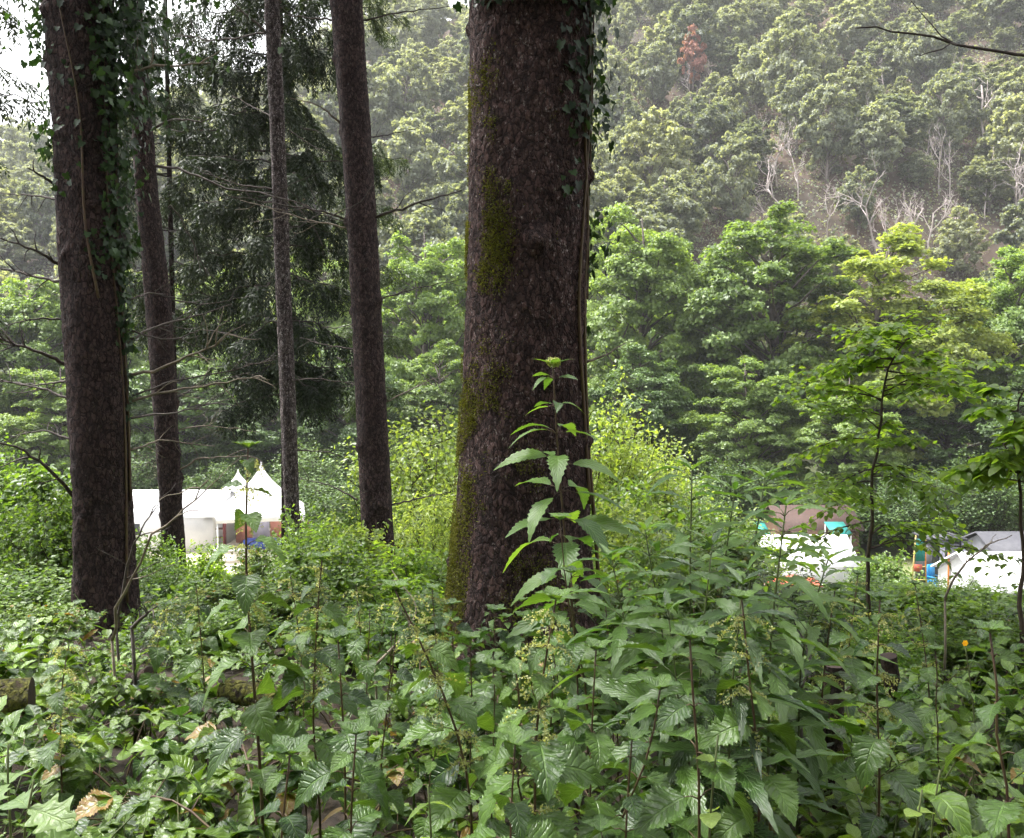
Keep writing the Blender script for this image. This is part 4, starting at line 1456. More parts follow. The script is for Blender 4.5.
THICK = [(162, 558, 7.8, 60), (225, 578, 6.5, 80), (285, 566, 7.5, 80), (325, 532, 7.2, 80), (385, 534, 7.6, 100), (432, 540, 8, 70), (300, 590, 5.4, 90), (180, 606, 5.2, 80), (400, 590, 5.4, 90),
         (618, 548, 6, 70), (668, 522, 7, 90), (716, 532, 8, 80), (778, 560, 7, 90), (845, 586, 6.5, 90), (925, 596, 7, 90), (1000, 590, 7.5, 90), (640, 580, 4.6, 90), (800, 596, 5.2, 80), (980, 612, 5.4, 90), (880, 610, 5.0, 80),
         (20, 560, 6.5, 110), (36, 602, 5.4, 80), (10, 620, 4.6, 90)]
THICK += [(148, 528, 9, 34), (198, 532, 9, 40), (152, 545, 9.5, 40), (262, 545, 10, 40), (120, 590, 7, 60), (225, 600, 5.0, 80), (350, 600, 5.0, 90)]
for i, (px, py, d, wpx) in enumerate(THICK):
    p = at(px, py, d)
    g = gz(p[0], d)
    o = copy_tree(SHR[i % 5])
    sh_used[i % 5] = True
    z_ = max(.3, p[2] - g) / 2.35
    s = max(wpx * d / F / 2.0 * 1.2, z_ * .8)
    o.location = (p[0], d, g)
    o.scale = (s, s, z_)
    o.rotation_euler = (0, 0, i * 1.9)
    o['label'] = 'small-leaved brush filling the undergrowth around the feet of the trunks'
    o['group'] = 'brush around the trunks'
    set_mat(o, 'foliage', M[('b_mid', 'cover', 'b_dark', 'b_mid', 'beech')[i % 5]])
r_ = np.random.default_rng(12)
FOOT = [(x, 67 + r_.uniform(-2.5, 4)) for x in np.linspace(-52, 54, 34)]
FOOT += [((px - 512) / F * d, d) for px, d in ((862, 57), (895, 59), (912, 54), (960, 58), (990, 55), (1022, 58), (1060, 55), (700, 58), (742, 60), (60, 66), (330, 60), (300, 63))]
for i, (x, y) in enumerate(FOOT):
    o = copy_tree(TALL[i % 3])
    tl_used[i % 3] = True
    o.location = (x + r_.normal(), y, gz(x, y) - .1)
    s = r_.uniform(1.3, 1.9)
    o.scale = (s, s, r_.uniform(1.0, 1.7))
    o.rotation_euler = (0, 0, i * 1.7)
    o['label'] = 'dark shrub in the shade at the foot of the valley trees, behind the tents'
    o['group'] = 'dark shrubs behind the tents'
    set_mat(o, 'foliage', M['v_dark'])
for pool, us in ((TALL, tl_used), (SHR, sh_used)):
    for k, u_ in enumerate(us):
        if not u_:
            for c_ in list(pool[k].children):
                bpy.data.objects.remove(c_)
            bpy.data.objects.remove(pool[k])


# ------------------------------------------------------------------ beech saplings
def sapling(label, base_px, path, d, seed, spread, nb, mat, ls=.075, dens=1.0, name='beech_sapling', r0=.017, fmin=.30):
    rng = np.random.default_rng(seed)
    K = np.array([at(px, py, d) for px, py in path])
    g = gz(K[0][0], d)
    K = np.vstack([[K[0][0], d, g - .05], K])
    t = np.linspace(0, 1, 22)
    s = np.concatenate([[0], np.cumsum(np.linalg.norm(np.diff(K, axis=0), axis=1))])
    s /= s[-1]
    P = np.stack([np.interp(t, s, K[:, k]) for k in range(3)], -1)
    P[1:-1] += rng.normal(size=(20, 3)) * .008
    base = P[0]
    root = thing(name, label, 'sapling', base)
    st, lf = MB(), MB()
    st.tube(P, np.linspace(r0, .004, 22), 7)
    pos, dr, up, scl = [], [], [], []
    for b in range(nb):
        f = rng.uniform(fmin, 1.0)
        q = np.array([np.interp(f, t, P[:, k]) for k in range(3)])
        a = rng.uniform(0, 6.28)
        L = spread * (1.15 - .75 * f) * rng.uniform(.6, 1.1)
        dv = np.array([math.cos(a), math.sin(a) * .7, rng.uniform(.0, .35)])
        B = [q]
        v = unit(dv)
        for _ in range(10):
            v = unit(v + rng.normal(size=3) * .10 + np.array([0, 0, -.035]))
            B.append(B[-1] + v * L / 10)
        B = np.array(B)
        st.tube(B, np.linspace(.006, .0015, 11), 5)
        twigs = [(B, 2)]
        for i in range(2, 10):
            for sg in (-1, 1):
                if rng.random() < .8 * dens:
                    sd = unit(np.cross(v, (0, 0, 1))) * sg
                    w_ = unit(v * .7 + sd * .8 + rng.normal(size=3) * .12)
                    TL = L * rng.uniform(.25, .5)
                    T = B[i] + w_ * np.linspace(0, TL, 5)[:, None]
                    T[:, 2] -= np.linspace(0, 1, 5) ** 2 * TL * .15
                    st.tube(T, np.linspace(.0025, .001, 5), 3)
                    twigs.append((T, 0))
        for T, s0 in twigs:
            n = len(T)
            tv = unit(T[-1] - T[0])
            for i in range(s0, n):
                for sg in (-1, 1):
                    sd = unit(np.cross(tv, (0, 0, 1))) * sg
                    pos.append(T[i] + rng.normal(size=3) * .008)
                    dr.append(tv * .6 + sd * .9 + np.array([0, 0, -.12]) + rng.normal(size=3) * .18)
                    up.append(np.array([0, 0, 1.0]) + rng.normal(size=3) * .22)
                    scl.append(ls * rng.uniform(.65, 1.25))
    lf.leaves(RND2, np.array(pos), np.array(dr), np.array(up), np.array(scl))
    st.build('trunk', M['twig'], root, base)
    lf.build('foliage', M[mat], root, base)
    return root


RND2 = leaf_tm('round', 6, 1, 0, .18, .25)
RND2[0][:, 0] *= .72
sapling('dark-stemmed beech sapling with flat layers of leaves at the right', None, [(868, 600), (870, 540), (872, 480), (880, 420), (886, 375), (900, 345), (935, 318)], 6.2, 71, 1.2, 36, 'beech', .062, .75)
sapling('leafy sapling at the right edge leaning in over the white frame tent', None, [(1022, 610), (1022, 520), (1018, 470), (1012, 430), (1030, 370)], 5.2, 72, .6, 13, 'beech', .08, .7, fmin=.68)
sapling('slender sapling bending left in from the right edge', None, [(1075, 640), (1050, 520), (1000, 440), (960, 480), (935, 510)][:3] , 5.6, 73, .6, 9, 'beech', .07, .7, fmin=.6)


# ------------------------------------------------------------------ herbs of the foreground
def bend(h, rng, lean=.08, n=12):
    a = rng.uniform(0, 6.28)
    t = np.linspace(0, 1, n)
    k = lean * h
    P = np.stack([k * math.cos(a) * t ** 1.8, k * math.sin(a) * t ** 1.8, h * t], -1)
    P[1:, :2] += rng.normal(size=(n - 1, 2)) * .004
    return P, t


def herb_path(pxpts, d, n=14):
    K = np.array([at(px, py, d) for px, py in pxpts])
    g = gz(K[0][0], d)
    K = np.vstack([[K[0][0], d, g - .02], K])
    s = np.concatenate([[0], np.cumsum(np.linalg.norm(np.diff(K, axis=0), axis=1))])
    s /= s[-1]
    t = np.linspace(0, 1, n)
    P = np.stack([np.interp(t, s, K[:, k]) for k in range(3)], -1)
    P[1:-1] = (P[:-2] + 2 * P[1:-1] + P[2:]) / 4
    return P, t


def tassels(mb, q, rng, n=9, L=.06):
    pos, dr = [], []
    for _ in range(n):
        a = rng.uniform(0, 6.28)
        v = np.array([math.cos(a), math.sin(a), .25])
        p = q.copy()
        m = int(L / .0042)
        for i in range(m):
            v = unit(v + np.array([0, 0, -.10]) + rng.normal(size=3) * .16)
            p = p + v * L / m
            for _ in range(2):
                pos.append(p + rng.normal(size=3) * .0018)
                dr.append(rng.normal(size=3))
    pos = np.array(pos)
    mb.leaves(diamond_tm(.55, .25), pos, np.array(dr), rng.normal(size=pos.shape), .0046 * rng.uniform(.7, 1.4, len(pos)))


def nettle(name, label, P, t, rng, lsz=.095, nodes=9, tass=True, start=.12, group=None, mat='nettle', tms=None, per=2, origin=None, spread=.2, cat='plant', stem='stem_red', topgrow=.45, droop=.15):
    tms = tms or NET
    base = P[0]
    root = thing(name, label, cat, base if origin is None else origin, group)
    st, lf, fl = MB(), MB(), []
    h = np.linalg.norm(P[-1] - P[0])
    st.tube(P, np.linspace(.0042, .0018, len(P)) * max(.7, h), 6)
    a0 = rng.uniform(0, 6.28)
    for i in range(nodes):
        f = start + (1 - start) * ((i + .5) / nodes) ** .85
        q = np.array([np.interp(f, t, P[:, k]) for k in range(3)])
        size = lsz * (1.0 if f < .7 else 1 - topgrow * (f - .7) / .3 * 1.6) * rng.uniform(.8, 1.15)
        if f < .3:
            size *= .85
        for k in range(per):
            a = a0 + (i % 2) * math.pi / per + k * 2 * math.pi / per + rng.normal() * spread
            el = .35 + .25 * rng.normal() + .4 * max(0, f - .7)
            v = np.array([math.cos(a), math.sin(a), el])
            pet = q + unit(v) * size * .28
            st.tube([q, (q + pet) / 2 + [0, 0, .004], pet], [.0016, .0013, .001], 4)
            dv = np.array([math.cos(a), math.sin(a), el * .3 - droop - rng.uniform(0, .25)])
            tm = tms[int(rng.integers(0, len(tms)))]
            lf.leaves(tm, [pet], dv, np.array([0, 0, 1.0]) + rng.normal(size=3) * .25, [size])
        if tass and f > .58:
            fl.append(MB())
            tassels(fl[-1], q, rng, 7, .05 * rng.uniform(.7, 1.3) * max(.8, lsz / .09))
    # small top leaves
    q = P[-1]
    for k in range(4):
        a = a0 + k * 1.57
        lf.leaves(tms[0], [q], (math.cos(a), math.sin(a), .7), (0, 0, 1.0), [lsz * .4])
    st.build('stem', M[stem], root, base)
    lf.build('foliage', M[mat], root, base)
    if tass:
        for f_ in fl:
            f_.build('flower_cluster', M['tassel'], root, base)
    return root


rng = np.random.default_rng(77)
# tall agrimony in front of the big trunk
P, t = herb_path([(578, 660), (567, 560), (559, 470), (556, 420), (553, 366)], 2.9, 20)
root = nettle('tall_herb', 'tall single herb with tiers of drooping pointed leaves in front of the big trunk', P, t, rng, .195, 12, False, .18, None, 'lance', AGR , 4, None, .35, droop=-.15)
for ch_ in root.children:
    if ch_.name.startswith('foliage'):
        pass
bud = MB()
pos = P[-1] + rsphere(160, rng) * np.array([.02, .02, .012]) + [0, 0, .012]
bud.leaves(diamond_tm(.5, .2), pos, rsphere(160, rng), rsphere(160, rng), .009)
bud.build('flowers', M['bud'], root, P[0])
# second agrimony whose leaves are wider
P, t = herb_path([(588, 690), (575, 640), (566, 590), (560, 520)], 2.6, 14)
nettle('tall_herb', 'shorter broad-leaved herb at the foot of the tall single one', P, t, rng, .12, 6, False, .35, None, 'lance', [leaf_tm('ovate', 21, 2, .14, .3, d, .08) for d in (.3, .6)], 2)

# long-leaved plants at the right centre
LONG = [([(690, 640), (690, 560), (692, 470)], 2.5), ([(715, 650), (722, 580), (735, 490)], 2.6), ([(745, 640), (752, 560), (765, 478)], 2.7), ([(770, 640), (778, 570), (786, 506)], 2.4),
        ([(665, 640), (655, 590), (645, 530)], 2.5), ([(700, 660), (705, 610), (712, 545)], 2.2), ([(630, 650), (622, 610), (612, 560)], 2.4), ([(800, 660), (815, 600), (828, 560)], 2.6), ([(730, 690), (738, 640), (742, 585)], 2.0),
        ([(680, 700), (672, 650), (668, 610)], 2.05)]
LL = ['tallest long-leaved plant left of the gap, its tip against the dark valley trees', 'tall long-leaved plant second in the clump right of the big trunk', 'tall long-leaved plant in the clump with its tip before the white ridge tent',
      'long-leaved plant at the right of the clump, below the beech sapling', 'long-leaved plant at the left of the clump beside the yellow-green shrub', 'middling long-leaved plant inside the clump',
      'short long-leaved plant close to the big trunk', 'short long-leaved plant leaning right, outermost of the clump', 'low long-leaved plant in front of the clump', 'low dark long-leaved plant below the clump']
for (pp, d), lab in zip(LONG, LL):
    P, t = herb_path(pp, d, 14)
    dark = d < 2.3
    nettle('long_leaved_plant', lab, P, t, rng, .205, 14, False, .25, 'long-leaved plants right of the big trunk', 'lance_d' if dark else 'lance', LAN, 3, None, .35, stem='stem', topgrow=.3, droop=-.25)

# hero nettles
HERO = [([(345, 760), (342, 700), (338, 640)], 1.75, .105, 'nettle with one big dark drooping leaf at the left centre'),
        ([(262, 790), (255, 700), (245, 560), (248, 448)], 2.3, .10, 'tall thin nettle with yellowish tassels in front of the pagoda tents'),
        ([(472, 790), (455, 720), (420, 640), (395, 590)], 1.9, .10, 'nettle leaning left with tassels, below the big trunk'),
        ([(535, 800), (535, 730), (545, 660), (556, 600)], 1.7, .105, 'nettle with pale tassels in front of the foot of the big trunk'),
        ([(590, 800), (592, 720), (596, 650)], 1.9, .10, 'dark nettle just right of the foot of the big trunk'),
        ([(760, 760), (750, 690), (742, 600)], 1.9, .10, 'nettle with tassels among the long-leaved plants'),
        ([(625, 838), (628, 790), (632, 740)], 1.6, .09, 'short nettle with pointed tip at the bottom centre'),
        ([(320, 800), (312, 720), (318, 600), (322, 560)], 2.4, .095, 'nettle right of the tall thin one, tassels against the green'),
        ([(880, 760), (876, 690), (880, 600)], 2.2, .095, 'nettle with tassels beside the dark stump'),
        ([(820, 720), (826, 650), (835, 590)], 2.6, .09, 'tasselled nettle behind the dark stump'),
        ([(440, 700), (436, 640), (432, 590)], 2.8, .09, 'tasselled nettle at the left foot of the big trunk'),
        ([(700, 760), (692, 700), (690, 640)], 1.6, .11, 'large dark nettle below the long-leaved plants'),
        ([(510, 838), (512, 790), (515, 745)], 1.5, .115, 'big broad dark nettle at the bottom centre'),
        ([(280, 838), (285, 800), (290, 755)], 1.45, .12, 'big dark nettle at the bottom left of centre'),
        ([(60, 720), (62, 680), (70, 640)], 2.6, .09, 'tasselled nettle near the mossy log at the left'),
        ([(610, 838), (650, 760), (660, 690)], 1.7, .11, 'dark nettle leaning right at the bottom centre'),
        ([(350, 838), (352, 790), (356, 735)], 1.55, .10, 'nettle with hanging leaves in the lower left centre')]
HERO += [([(452, 740), (455, 670), (450, 606)], 3.1, .11, 'broad nettle standing before the left edge of the big trunk foot'),
         ([(490, 740), (492, 680), (496, 612)], 3.0, .11, 'broad nettle standing before the middle of the big trunk foot'),
         ([(525, 740), (528, 690), (524, 618)], 3.0, .105, 'broad nettle left of the tall single herb stem'),
         ([(470, 760), (472, 700), (470, 640)], 2.6, .11, 'low broad nettle below the big trunk foot'),
         ([(610, 740), (614, 690), (620, 606)], 2.9, .11, 'broad nettle right of the tall single herb stem'),
         ([(205, 700), (202, 650), (196, 585)], 3.4, .085, 'slender tasselled nettle between the left trunk and the tall thin nettle'),
         ([(150, 700), (156, 650), (168, 606)], 3.6, .085, 'nettle with tassels at the right of the bare forked branch'),
         ([(295, 700), (300, 640), (290, 572)], 3.5, .085, 'slim nettle with tassels below the thin pale stem'),
         ([(368, 700), (362, 650), (356, 584)], 3.3, .085, 'nettle with tassels below the tall bare trunk'),
         ([(840, 700), (850, 640), (858, 575)], 3.4, .085, 'slim nettle with tassels at the foot of the beech sapling'),
         ([(930, 700), (925, 650), (915, 585)], 3.5, .08, 'slim nettle with tassels below the drying rack'),
         ([(450, 700), (452, 660), (455, 622)], 3.8, .085, 'nettle close to the left foot of the big trunk'),
         ([(478, 700), (480, 660), (484, 632)], 3.7, .085, 'low nettle before the mossy foot of the big trunk'),
         ([(508, 700), (510, 660), (506, 618)], 3.75, .085, 'nettle in the middle before the foot of the big trunk'),
         ([(612, 700), (610, 650), (606, 610)], 3.6, .085, 'nettle close to the right foot of the big trunk'),
         ([(415, 690), (412, 650), (410, 618)], 3.9, .08, 'slim nettle a little left of the big trunk foot')]
for pp, d, lz, lab in HERO:
    P, t = herb_path(pp, d, 14)
    nettle('nettle', lab, P, t, rng, lz * 1.15, 8 if len(pp) < 4 else 11, 'tassel' in lab, .3, 'nettles in the undergrowth')


# repeated undergrowth plants
def bramble(seed):
    rng = np.random.default_rng(seed)
    root = thing('bramble', 'bramble shoot with leaflets in threes among the undergrowth', 'bramble', (0, 0, 0), 'brambles in the undergrowth')
    st, lf = MB(), MB()
    for s in range(3):
        a = rng.uniform(0, 6.28)
        L = rng.uniform(.5, .9)
        t = np.linspace(0, 1, 12)
        P = np.stack([L * .7 * t * math.cos(a), L * .7 * t * math.sin(a), L * (1.25 * t - .95 * t ** 2)], -1)
        st.tube(P, np.linspace(.004, .0015, 12), 5)
        for i in range(3, 12):
            sd = np.array([-math.sin(a), math.cos(a), 0]) * (1 if i % 2 else -1)
            v = unit(sd + np.array([math.cos(a), math.sin(a), 0]) * .4 + [0, 0, .35])
            q = P[i] + v * .05
            st.tube([P[i], q], [.0015, .001], 4)
            for k, an in enumerate((-1.1, 0, 1.1)):
                dv = np.array([v[0] * math.cos(an) - v[1] * math.sin(an), v[0] * math.sin(an) + v[1] * math.cos(an), -.12])
                lf.leaves(NET[0], [q], dv, np.array([0, 0, 1]) + rng.normal(size=3) * .2, [.065 * rng.uniform(.8, 1.2) * (1.15 if k == 1 else .95)])
    st.build('stem', M['stem_red'], root)
    lf.build('foliage', M['cover'], root)
    return root


def sprig(seed, mat, tms, label, group, name, h=.6, ls=.085, nst=4, per=12, stem='stem'):
    """a bushy low plant: several leaning stems with leaves in two ranks"""
    rng = np.random.default_rng(seed)
    root = thing(name, label, 'plant', (0, 0, 0), group)
    st, lf = MB(), MB()
    for s in range(nst):
        a = rng.uniform(0, 6.28)
        L = h * rng.uniform(.75, 1.1)
        t = np.linspace(0, 1, 10)
        le = rng.uniform(.25, .7)
        P = np.stack([L * le * t ** 1.4 * math.cos(a), L * le * t ** 1.4 * math.sin(a), L * (t - .25 * t ** 2.5)], -1)
        st.tube(P, np.linspace(.0045, .0015, 10), 5)
        for i in range(per):
            f = .22 + .78 * (i + .5) / per
            q = np.array([np.interp(f, t, P[:, k]) for k in range(3)])
            fw = np.array([math.cos(a), math.sin(a), .2])
            sd = np.array([-math.sin(a), math.cos(a), 0]) * (1 if i % 2 else -1)
            dv = sd * rng.uniform(.6, 1) + fw * rng.uniform(.2, .8) + np.array([0, 0, rng.uniform(-.35, .25)])
            lf.leaves(tms[int(rng.integers(0, len(tms)))], [q], dv, np.array([0, 0, 1.0]) + rng.normal(size=3) * .3, [ls * rng.uniform(.6, 1.2)])
        lf.leaves(tms[0], [P[-1]], unit(P[-1] - P[-2]), (0, 0, 1.0), [ls * .8])
    st.build('stem', M[stem], root)
    lf.build('foliage', M[mat], root)
    return root


def free_nettle(seed):
    rng = np.random.default_rng(seed)
    P, t = bend(rng.uniform(.7, .9), rng)
    return nettle('nettle', 'dark-leaved nettle without any mark of its own in the thick of the undergrowth', P, t, rng, .095, 8, False, .2, 'plain nettles in the undergrowth')


PROTO = [free_nettle(601), free_nettle(602), free_nettle(603), bramble(611), bramble(612), bramble(613),
         sprig(621, 'glossy', OVA, 'low plant with glossy oval leaves in the undergrowth', 'glossy-leaved plants', 'glossy_plant', .62, .125, 5, 10),
         sprig(622, 'glossy', OVA, 'low plant with glossy oval leaves in the undergrowth', 'glossy-leaved plants', 'glossy_plant', .55, .10, 6, 11),
         sprig(623, 'cover', NET[:2], 'low leafy herb with toothed green leaves in the undergrowth', 'toothed-leaved herbs', 'leafy_herb', .55, .075, 6, 12),
         sprig(624, 'cover', NET[:2], 'low leafy herb with toothed green leaves in the undergrowth', 'toothed-leaved herbs', 'leafy_herb', .45, .065, 7, 12),
         sprig(625, 'lime', RND, 'upright young shoot with small round lime-green leaves', 'lime-green shoots', 'lime_shoot', .6, .05, 3, 16),
         sprig(626, 'lance', LAN[:2], 'low plant with narrow light green leaves in the undergrowth', 'narrow-leaved plants', 'narrow_leaved_plant', .6, .11, 5, 12)]
p_used = [False] * len(PROTO)
rng = np.random.default_rng(8)
W_LEFT = np.array([1, 1, 1, 3, 3, 3, 1, 1.5, 3, 3, .7, 1])
W_MID = np.array([4, 4, 4, 2, 2, 2, 1, 1, 1.5, 1.5, .6, 1])
W_RIGHT = np.array([1.2, 1, 1, 1, 1, 1, 4, 4, 1.5, 1.5, 1, 2])
spots = []
cnt = 0
while len(spots) < 350 and cnt < 20000:
    cnt += 1
    y = 1.55 + (7.0 - 1.55) * rng.random() ** .9
    x = rng.uniform(-.63, .63) * y
    if math.hypot(x - big_base[0], y - 4.6) < .42 or math.hypot(x - left_base[0], y - 6.3) < .4:
        continue
    if all((x - a) ** 2 + (y - b) ** 2 > (.165 + .027 * y) ** 2 for a, b in spots):
        spots.append((x, y))
for x, y in spots:
    px = 512 + x / y * F
    wts = W_LEFT if px < 330 else (W_MID if px < 700 else W_RIGHT)
    k = int(rng.choice(len(PROTO), p=wts / wts.sum()))
    o = copy_tree(PROTO[k]) if p_used[k] else PROTO[k]
    p_used[k] = True
    g = gz(x, y)
    o.location = (x, y, g)
    s = rng.uniform(.8, 1.15)
    if y < 2.2:
        s *= 1.08
    # keep the tops under the photo's line of undergrowth
    lim = 640 if 80 < px < 430 else (606 if px < 640 else 630)
    zmax = EYE - (lim - 372) / F * y
    hmax = max(.28, zmax - g)
    s = min(s, hmax / .75 if k < 3 else hmax / .55)
    o.scale = (s, s, s)
    o.rotation_euler = (rng.normal() * .05, rng.normal() * .05, rng.uniform(0, 6.28))
for k, u_ in enumerate(p_used):
    if not u_:
        for c_ in list(PROTO[k].children):
            bpy.data.objects.remove(c_)
        bpy.data.objects.remove(PROTO[k])

# oak seedling bottom left, lime shoots, leaf shoot lower right
rng = np.random.default_rng(90)


def shoot(name, label, pp, d, mat, tms, ls, n, opp=True, el=.1, cat='plant', stem='stem'):
    P, t = herb_path(pp, d, 14)
    root = thing(name, label, cat, P[0])
    st, lf = MB(), MB()
    st.tube(P, np.linspace(.004, .0018, 14), 6)
    a0 = rng.uniform(0, 3)
    for i in range(n):
        f = .3 + .7 * (i + .5) / n
        q = np.array([np.interp(f, t, P[:, k]) for k in range(3)])
        for k in range(2 if opp else 1):
            a = a0 + (i % 2) * 1.4 + k * math.pi + rng.normal() * .3
            lf.leaves(tms[int(rng.integers(0, len(tms)))], [q], (math.cos(a), math.sin(a), el), np.array([0, 0, 1.0]) + rng.normal(size=3) * .3, [ls * rng.uniform(.7, 1.2)])
    st.build('stem', M[stem], root, P[0])
    lf.build('foliage', M[mat], root, P[0])
    return root


M['oak'] = leaf_mat('oak_leaves', (.10, .17, .05), (.20, .28, .10), .38, .35, veins=.6, vfreq=36)
shoot('oak_seedling', 'oak seedling with pale lobed leaves in the bottom left corner', [(20, 838), (28, 810), (34, 780)], 1.5, 'oak', [OAK], .105, 6, True, .05)
shoot('oak_seedling', 'second pale lobed-leaved oak seedling just above the corner one', [(10, 800), (5, 770), (8, 745)], 1.65, 'oak', [OAK], .09, 4, True, .05)
shoot('lime_shoot', 'upright shoot with paired round lime leaves at the bottom, right of centre', [(708, 838), (712, 790), (718, 735)], 1.55, 'lime', RND, .042, 7)
shoot('lime_shoot', 'small lime-green shoot at the bottom edge below the big nettle', [(432, 838), (430, 812), (428, 785)], 1.6, 'lime', LAN, .05, 8)
shoot('lime_shoot', 'small lime-green shoot at the lower right with round leaves', [(915, 838), (918, 810), (922, 790)], 1.7, 'lime', RND, .035, 6)
shoot('broad_leaf_shoot', 'plant with one large upright oval leaf at the lower right', [(930, 838), (935, 800), (940, 770)], 1.8, 'glossy', OVA, .10, 5)
yf = shoot('flowering_herb', 'thin herb carrying a single yellow flower at the right', [(975, 720), (970, 680), (965, 645)], 2.9, 'lance', LAN, .05, 5)
fl = MB()
c = at(965, 643, 2.89)
fl.leaves(leaf_tm('round', 7, 1, 0, .1, .3), np.repeat([c], 6, 0), [(math.cos(a), -.4, math.sin(a)) for a in np.arange(6) * 1.047], (0, -1, .2), np.full(6, .011))
fl.build('flower', M['petal'], yf, yf.location)
yl = shoot('yellowing_herb', 'herb with a yellowed leaf at the bottom right corner', [(1000, 838), (1002, 815), (1004, 800)], 1.8, 'petal', OVA, .055, 2, False)

# ------------------------------------------------------------------ ground cover leaves (nobody could count them)
rng = np.random.default_rng(55)


def scatter(n, y0, y1, zlo, zhi, ls, seed, half=.66, pw=1.0):
    r = np.random.default_rng(seed)
    y = y0 + (y1 - y0) * r.random(n) ** pw
    x = r.uniform(-half, half, n) * (y + .5)
    # patchy heights
    pat = .5 + .5 * np.sin(x * 2.1 + np.sin(y * 1.7) * 1.5) * np.sin(y * 2.7 + x)
    z = ground(x, y) + zlo + (zhi - zlo) * r.random(n) ** 1.2 * (.45 + .55 * pat)
    keep = (np.hypot(x - big_base[0], y - 4.6) > .42) & (np.hypot(x - left_base[0], y - 6.3) > .33) & (y > 1.2)
    pos = np.stack([x, y, z], -1)[keep]
    m = len(pos)
    a = r.uniform(0, 6.28, m)
    d = np.stack([np.cos(a), np.sin(a), r.normal(size=m) * .28 - .12], -1)
    up = np.array([0, 0, 1.0]) + r.normal(size=(m, 3)) * .36
    return pos, d, up, ls * r.uniform(.5, 1.25, m)


gc = MB()
for k in range(3):
    gc.leaves(COV[k], *scatter(1700, 1.2, 7.5, .02, .24, (.085, .075, .115)[k], 60 + k, .68, .75))
tag(gc.build('ground_cover', M['cover']), 'tangled green undergrowth leaves covering the forest floor', 'undergrowth', kind='stuff')
gc2 = MB()
for k in range(3):
    gc2.leaves(SIM, *scatter(15000, 6.5, 22, .02, .42, .075, 70 + k, .68, .9))
tag(gc2.build('ground_cover', M['b_mid']), 'leafy green scrub covering the slope below the trees', 'undergrowth', kind='stuff')
gc3 = MB()
gc3.leaves(SIM, *scatter(26000, 20, 44, .05, .9, .16, 80, .66, 1.0))
tag(gc3.build('ground_cover', M['b_mid']), 'distant scrub on the lower slope above the campsite', 'undergrowth', kind='stuff')
# fine stems and grass blades between the leaves
gs = MB()
p_, d_, u_, s_ = scatter(900, 1.4, 8, .0, .12, .34, 91)
d_ = d_ * .5 + np.array([0, 0, 1.0])
gs.leaves(leaf_tm('lance', 7, 1, 0, .2, .5), p_, d_, u_, np.stack([s_ * .09, s_, s_], -1))
tag(gs.build('grass', M['lance']), 'thin grass blades standing between the undergrowth leaves', 'grass', kind='stuff')


# ------------------------------------------------------------------ logs, stumps, fallen wood
def log(name, label, a, b, r, mat, seed, cat='log', cutmat='cut', sides=26, n=30):
    rng = np.random.default_rng(seed)
    a, b = np.asarray(a, float), np.asarray(b, float)
    root = thing(name, label, cat, (a + b) / 2)
    t = np.linspace(0, 1, n)
    P = a + (b - a) * t[:, None]
    ax = unit(b - a)
    X = unit(np.cross(ax, (0.3, .2, 1)))
    Y = np.cross(ax, X)
    V = []
    for i in range(n):
        for k in range(sides):
            an = 2 * math.pi * k / sides
            q = X * math.cos(an) + Y * math.sin(an)
            w = P[i] + q * r
            rr = r * (1 + .12 * noise.fractal(Vector(w * 9), .8, 2, 4) + .06 * noise.noise(Vector(w * 40)))
            V.append(P[i] + q * rr)
    Q = [(i * sides + k, i * sides + (k + 1) % sides, (i + 1) * sides + (k + 1) % sides, (i + 1) * sides + k) for i in range(n - 1) for k in range(sides)]
    MB().add(V, Q).build('bark', M[mat], root, (a + b) / 2)
    for e, (i, c) in enumerate(((0, a), (n - 1, b))):
        ring = V[i * sides:(i + 1) * sides]
        mb = MB().add([c + (ax if e else -ax) * .006, *ring], None, [(0, 1 + k, 1 + (k + 1) % sides) for k in range(sides)])
        mb.build('cut_end', M[cutmat], root, (a + b) / 2, smooth=False)
    return root


log('fallen_log', 'mossy orange-brown log lying at the left edge', at(-60, 712, 3.2), at(32, 700, 3.3), .085, 'mosslog', 1)
log('fallen_log', 'broken dark log end sticking out of the leaves right of the mossy log', at(118, 684, 3.9), at(150, 674, 3.7), .03, 'log', 2)
log('fallen_log', 'rotten mossy wood lying left of the big trunk among leaves', at(225, 690, 3.4), at(282, 700, 3.3), .045, 'mosslog', 3)
q = at(834, 665, 3.0)
log('tree_stump', 'small dark cut stump with a round top right of the nettles', (q[0], 3.0, gz(q[0], 3) - .05), q, .034, 'log', 4, 'stump')
q = at(888, 656, 3.9)
log('tree_stump', 'slanting reddish stump behind the small dark one', (q[0] + .12, 3.95, gz(q[0], 3.9) - .05), q, .035, 'log', 5, 'stump')
rng = np.random.default_rng(14)
FW = [([(112, 640), (125, 590), (150, 540), (185, 510), (208, 480)], 3.9, 3.4, .006, 'deadwood_pale', 'bare forked branch rising at the foot of the ivy-clad trunk'),
      ([(116, 625), (128, 560), (140, 530), (158, 505)], 4.2, 4.0, .006, 'deadwood', 'dark bare stick standing against the ivy-clad trunk'),
      ([(132, 628), (146, 614), (157, 606)], 3.6, 3.4, .007, 'deadwood', 'short broken dark stick left of the log end'),
      ([(375, 665), (400, 640), (420, 610), (392, 570)], 3.0, 3.2, .004, 'deadwood_pale', 'thin reddish-grey dry stalk left of the big trunk'),
      ([(800, 690), (812, 660), (798, 625), (786, 600)], 2.9, 3.0, .006, 'deadwood', 'brown dry stalks beside the small dark stump'),
      ([(945, 600), (955, 575), (985, 545), (1012, 535)], 5.0, 4.8, .006, 'deadwood_pale', 'pale bare twig reaching across the white frame tent')]
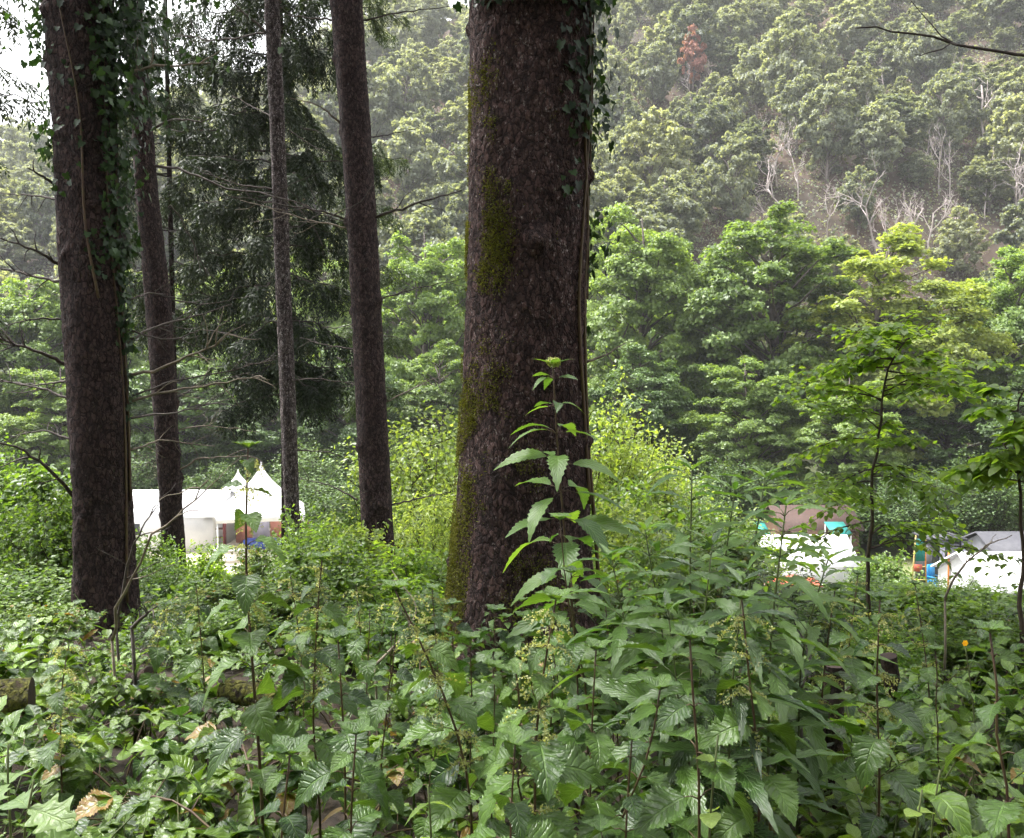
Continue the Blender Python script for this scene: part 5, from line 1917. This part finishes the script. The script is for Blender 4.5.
for pp, d0, d1, r, mk, lab in FW:
    mb = dead_branch(pp, d0, d1, r, rng, 4)
    a = at(*pp[0], d0)
    foot = np.array([a[0], d0, gz(a[0], d0) - .02])
    mb.tube([foot, (foot + a) / 2 + [.01, 0, 0], a], [r * 1.15, r * 1.1, r], 6)
    o = mb.build('dead_stick', M[mk], None, foot)
    o.location = foot
    tag(o, lab, 'stick')

# ------------------------------------------------------------------ wood behind the camera (what the photographer stands in)
rng = np.random.default_rng(44)
wd = MB()
for _ in range(20):
    x, y = rng.uniform(-18, 18), rng.uniform(-18, -4.5)
    z = gz(x, y)
    overhead_crown(wd, x, y, z + rng.uniform(2.5, 5), z + rng.uniform(16, 22), 3.2, rng, 1500, .6)
    wd.tube([(x, y, z - .3), (x, y, z + 16)], [.22, .05], 8)
tag(wd.build('woodland', M['needle']), 'spruce wood rising behind the photographer', 'wood', kind='stuff')

# ------------------------------------------------------------------ air
HAZE = .0003
if HAZE:
    m, nt, ns, ls = new_mat('haze_air')
    pv = N(ns, 'ShaderNodeVolumePrincipled')
    pv.inputs['Color'].default_value = (.93, .95, .97, 1)
    pv.inputs['Density'].default_value = HAZE
    pv.inputs['Anisotropy'].default_value = .2
    out = N(ns, 'ShaderNodeOutputMaterial')
    ls.new(pv.outputs[0], out.inputs['Volume'])
    hz = MB().box((0, 137, 72), (700, 420, 168)).build('haze', m, smooth=False)
    tag(hz, 'thin white haze filling the valley', 'haze', kind='stuff')

# ------------------------------------------------------------------ sky and sun (overcast)
w = bpy.data.worlds.new('World')
sc.world = w
w.use_nodes = True
ns, ls = w.node_tree.nodes, w.node_tree.links
ns.clear()
sky = N(ns, 'ShaderNodeTexSky', sky_type='NISHITA')
sky.sun_disc = False
EL, AZ = R(64), R(-60)
sky.sun_elevation = EL
sky.sun_rotation = AZ
sky.air_density = 1.0
sky.dust_density = 4.0
sky.ozone_density = 1.0
hs = N(ns, 'ShaderNodeHueSaturation')
hs.inputs['Saturation'].default_value = .10
ls.new(sky.outputs[0], hs.inputs['Color'])
bg = N(ns, 'ShaderNodeBackground')
bg.inputs[1].default_value = .095
ls.new(hs.outputs[0], bg.inputs[0])
wo = N(ns, 'ShaderNodeOutputWorld')
ls.new(bg.outputs[0], wo.inputs[0])

sl = bpy.data.lights.new('sun', 'SUN')
sl.energy = 1.5
sl.angle = R(12)
sl.color = (1, .97, .93)
so = bpy.data.objects.new('sun', sl)
# sky sun_rotation is measured clockwise from +Y seen from above
sd = Vector((math.sin(AZ) * math.cos(EL), math.cos(AZ) * math.cos(EL), math.sin(EL)))
so.rotation_euler = (-sd).to_track_quat('-Z', 'Y').to_euler()
so.location = (0, 0, 60)
COL.objects.link(so)

vs = sc.view_settings
vs.view_transform = 'Standard'
vs.look = 'None'
vs.gamma = 1
vs.use_curve_mapping = False
vs.exposure = 2.7

c = sc.cycles
c.use_denoising = True
c.max_bounces = 5
c.diffuse_bounces = 2
c.glossy_bounces = 2
c.transmission_bounces = 4
c.volume_bounces = 0
c.transparent_max_bounces = 4
c.caustics_reflective = False
c.caustics_refractive = False
c.sample_clamp_indirect = 6
c.use_adaptive_sampling = True
c.adaptive_threshold = .02
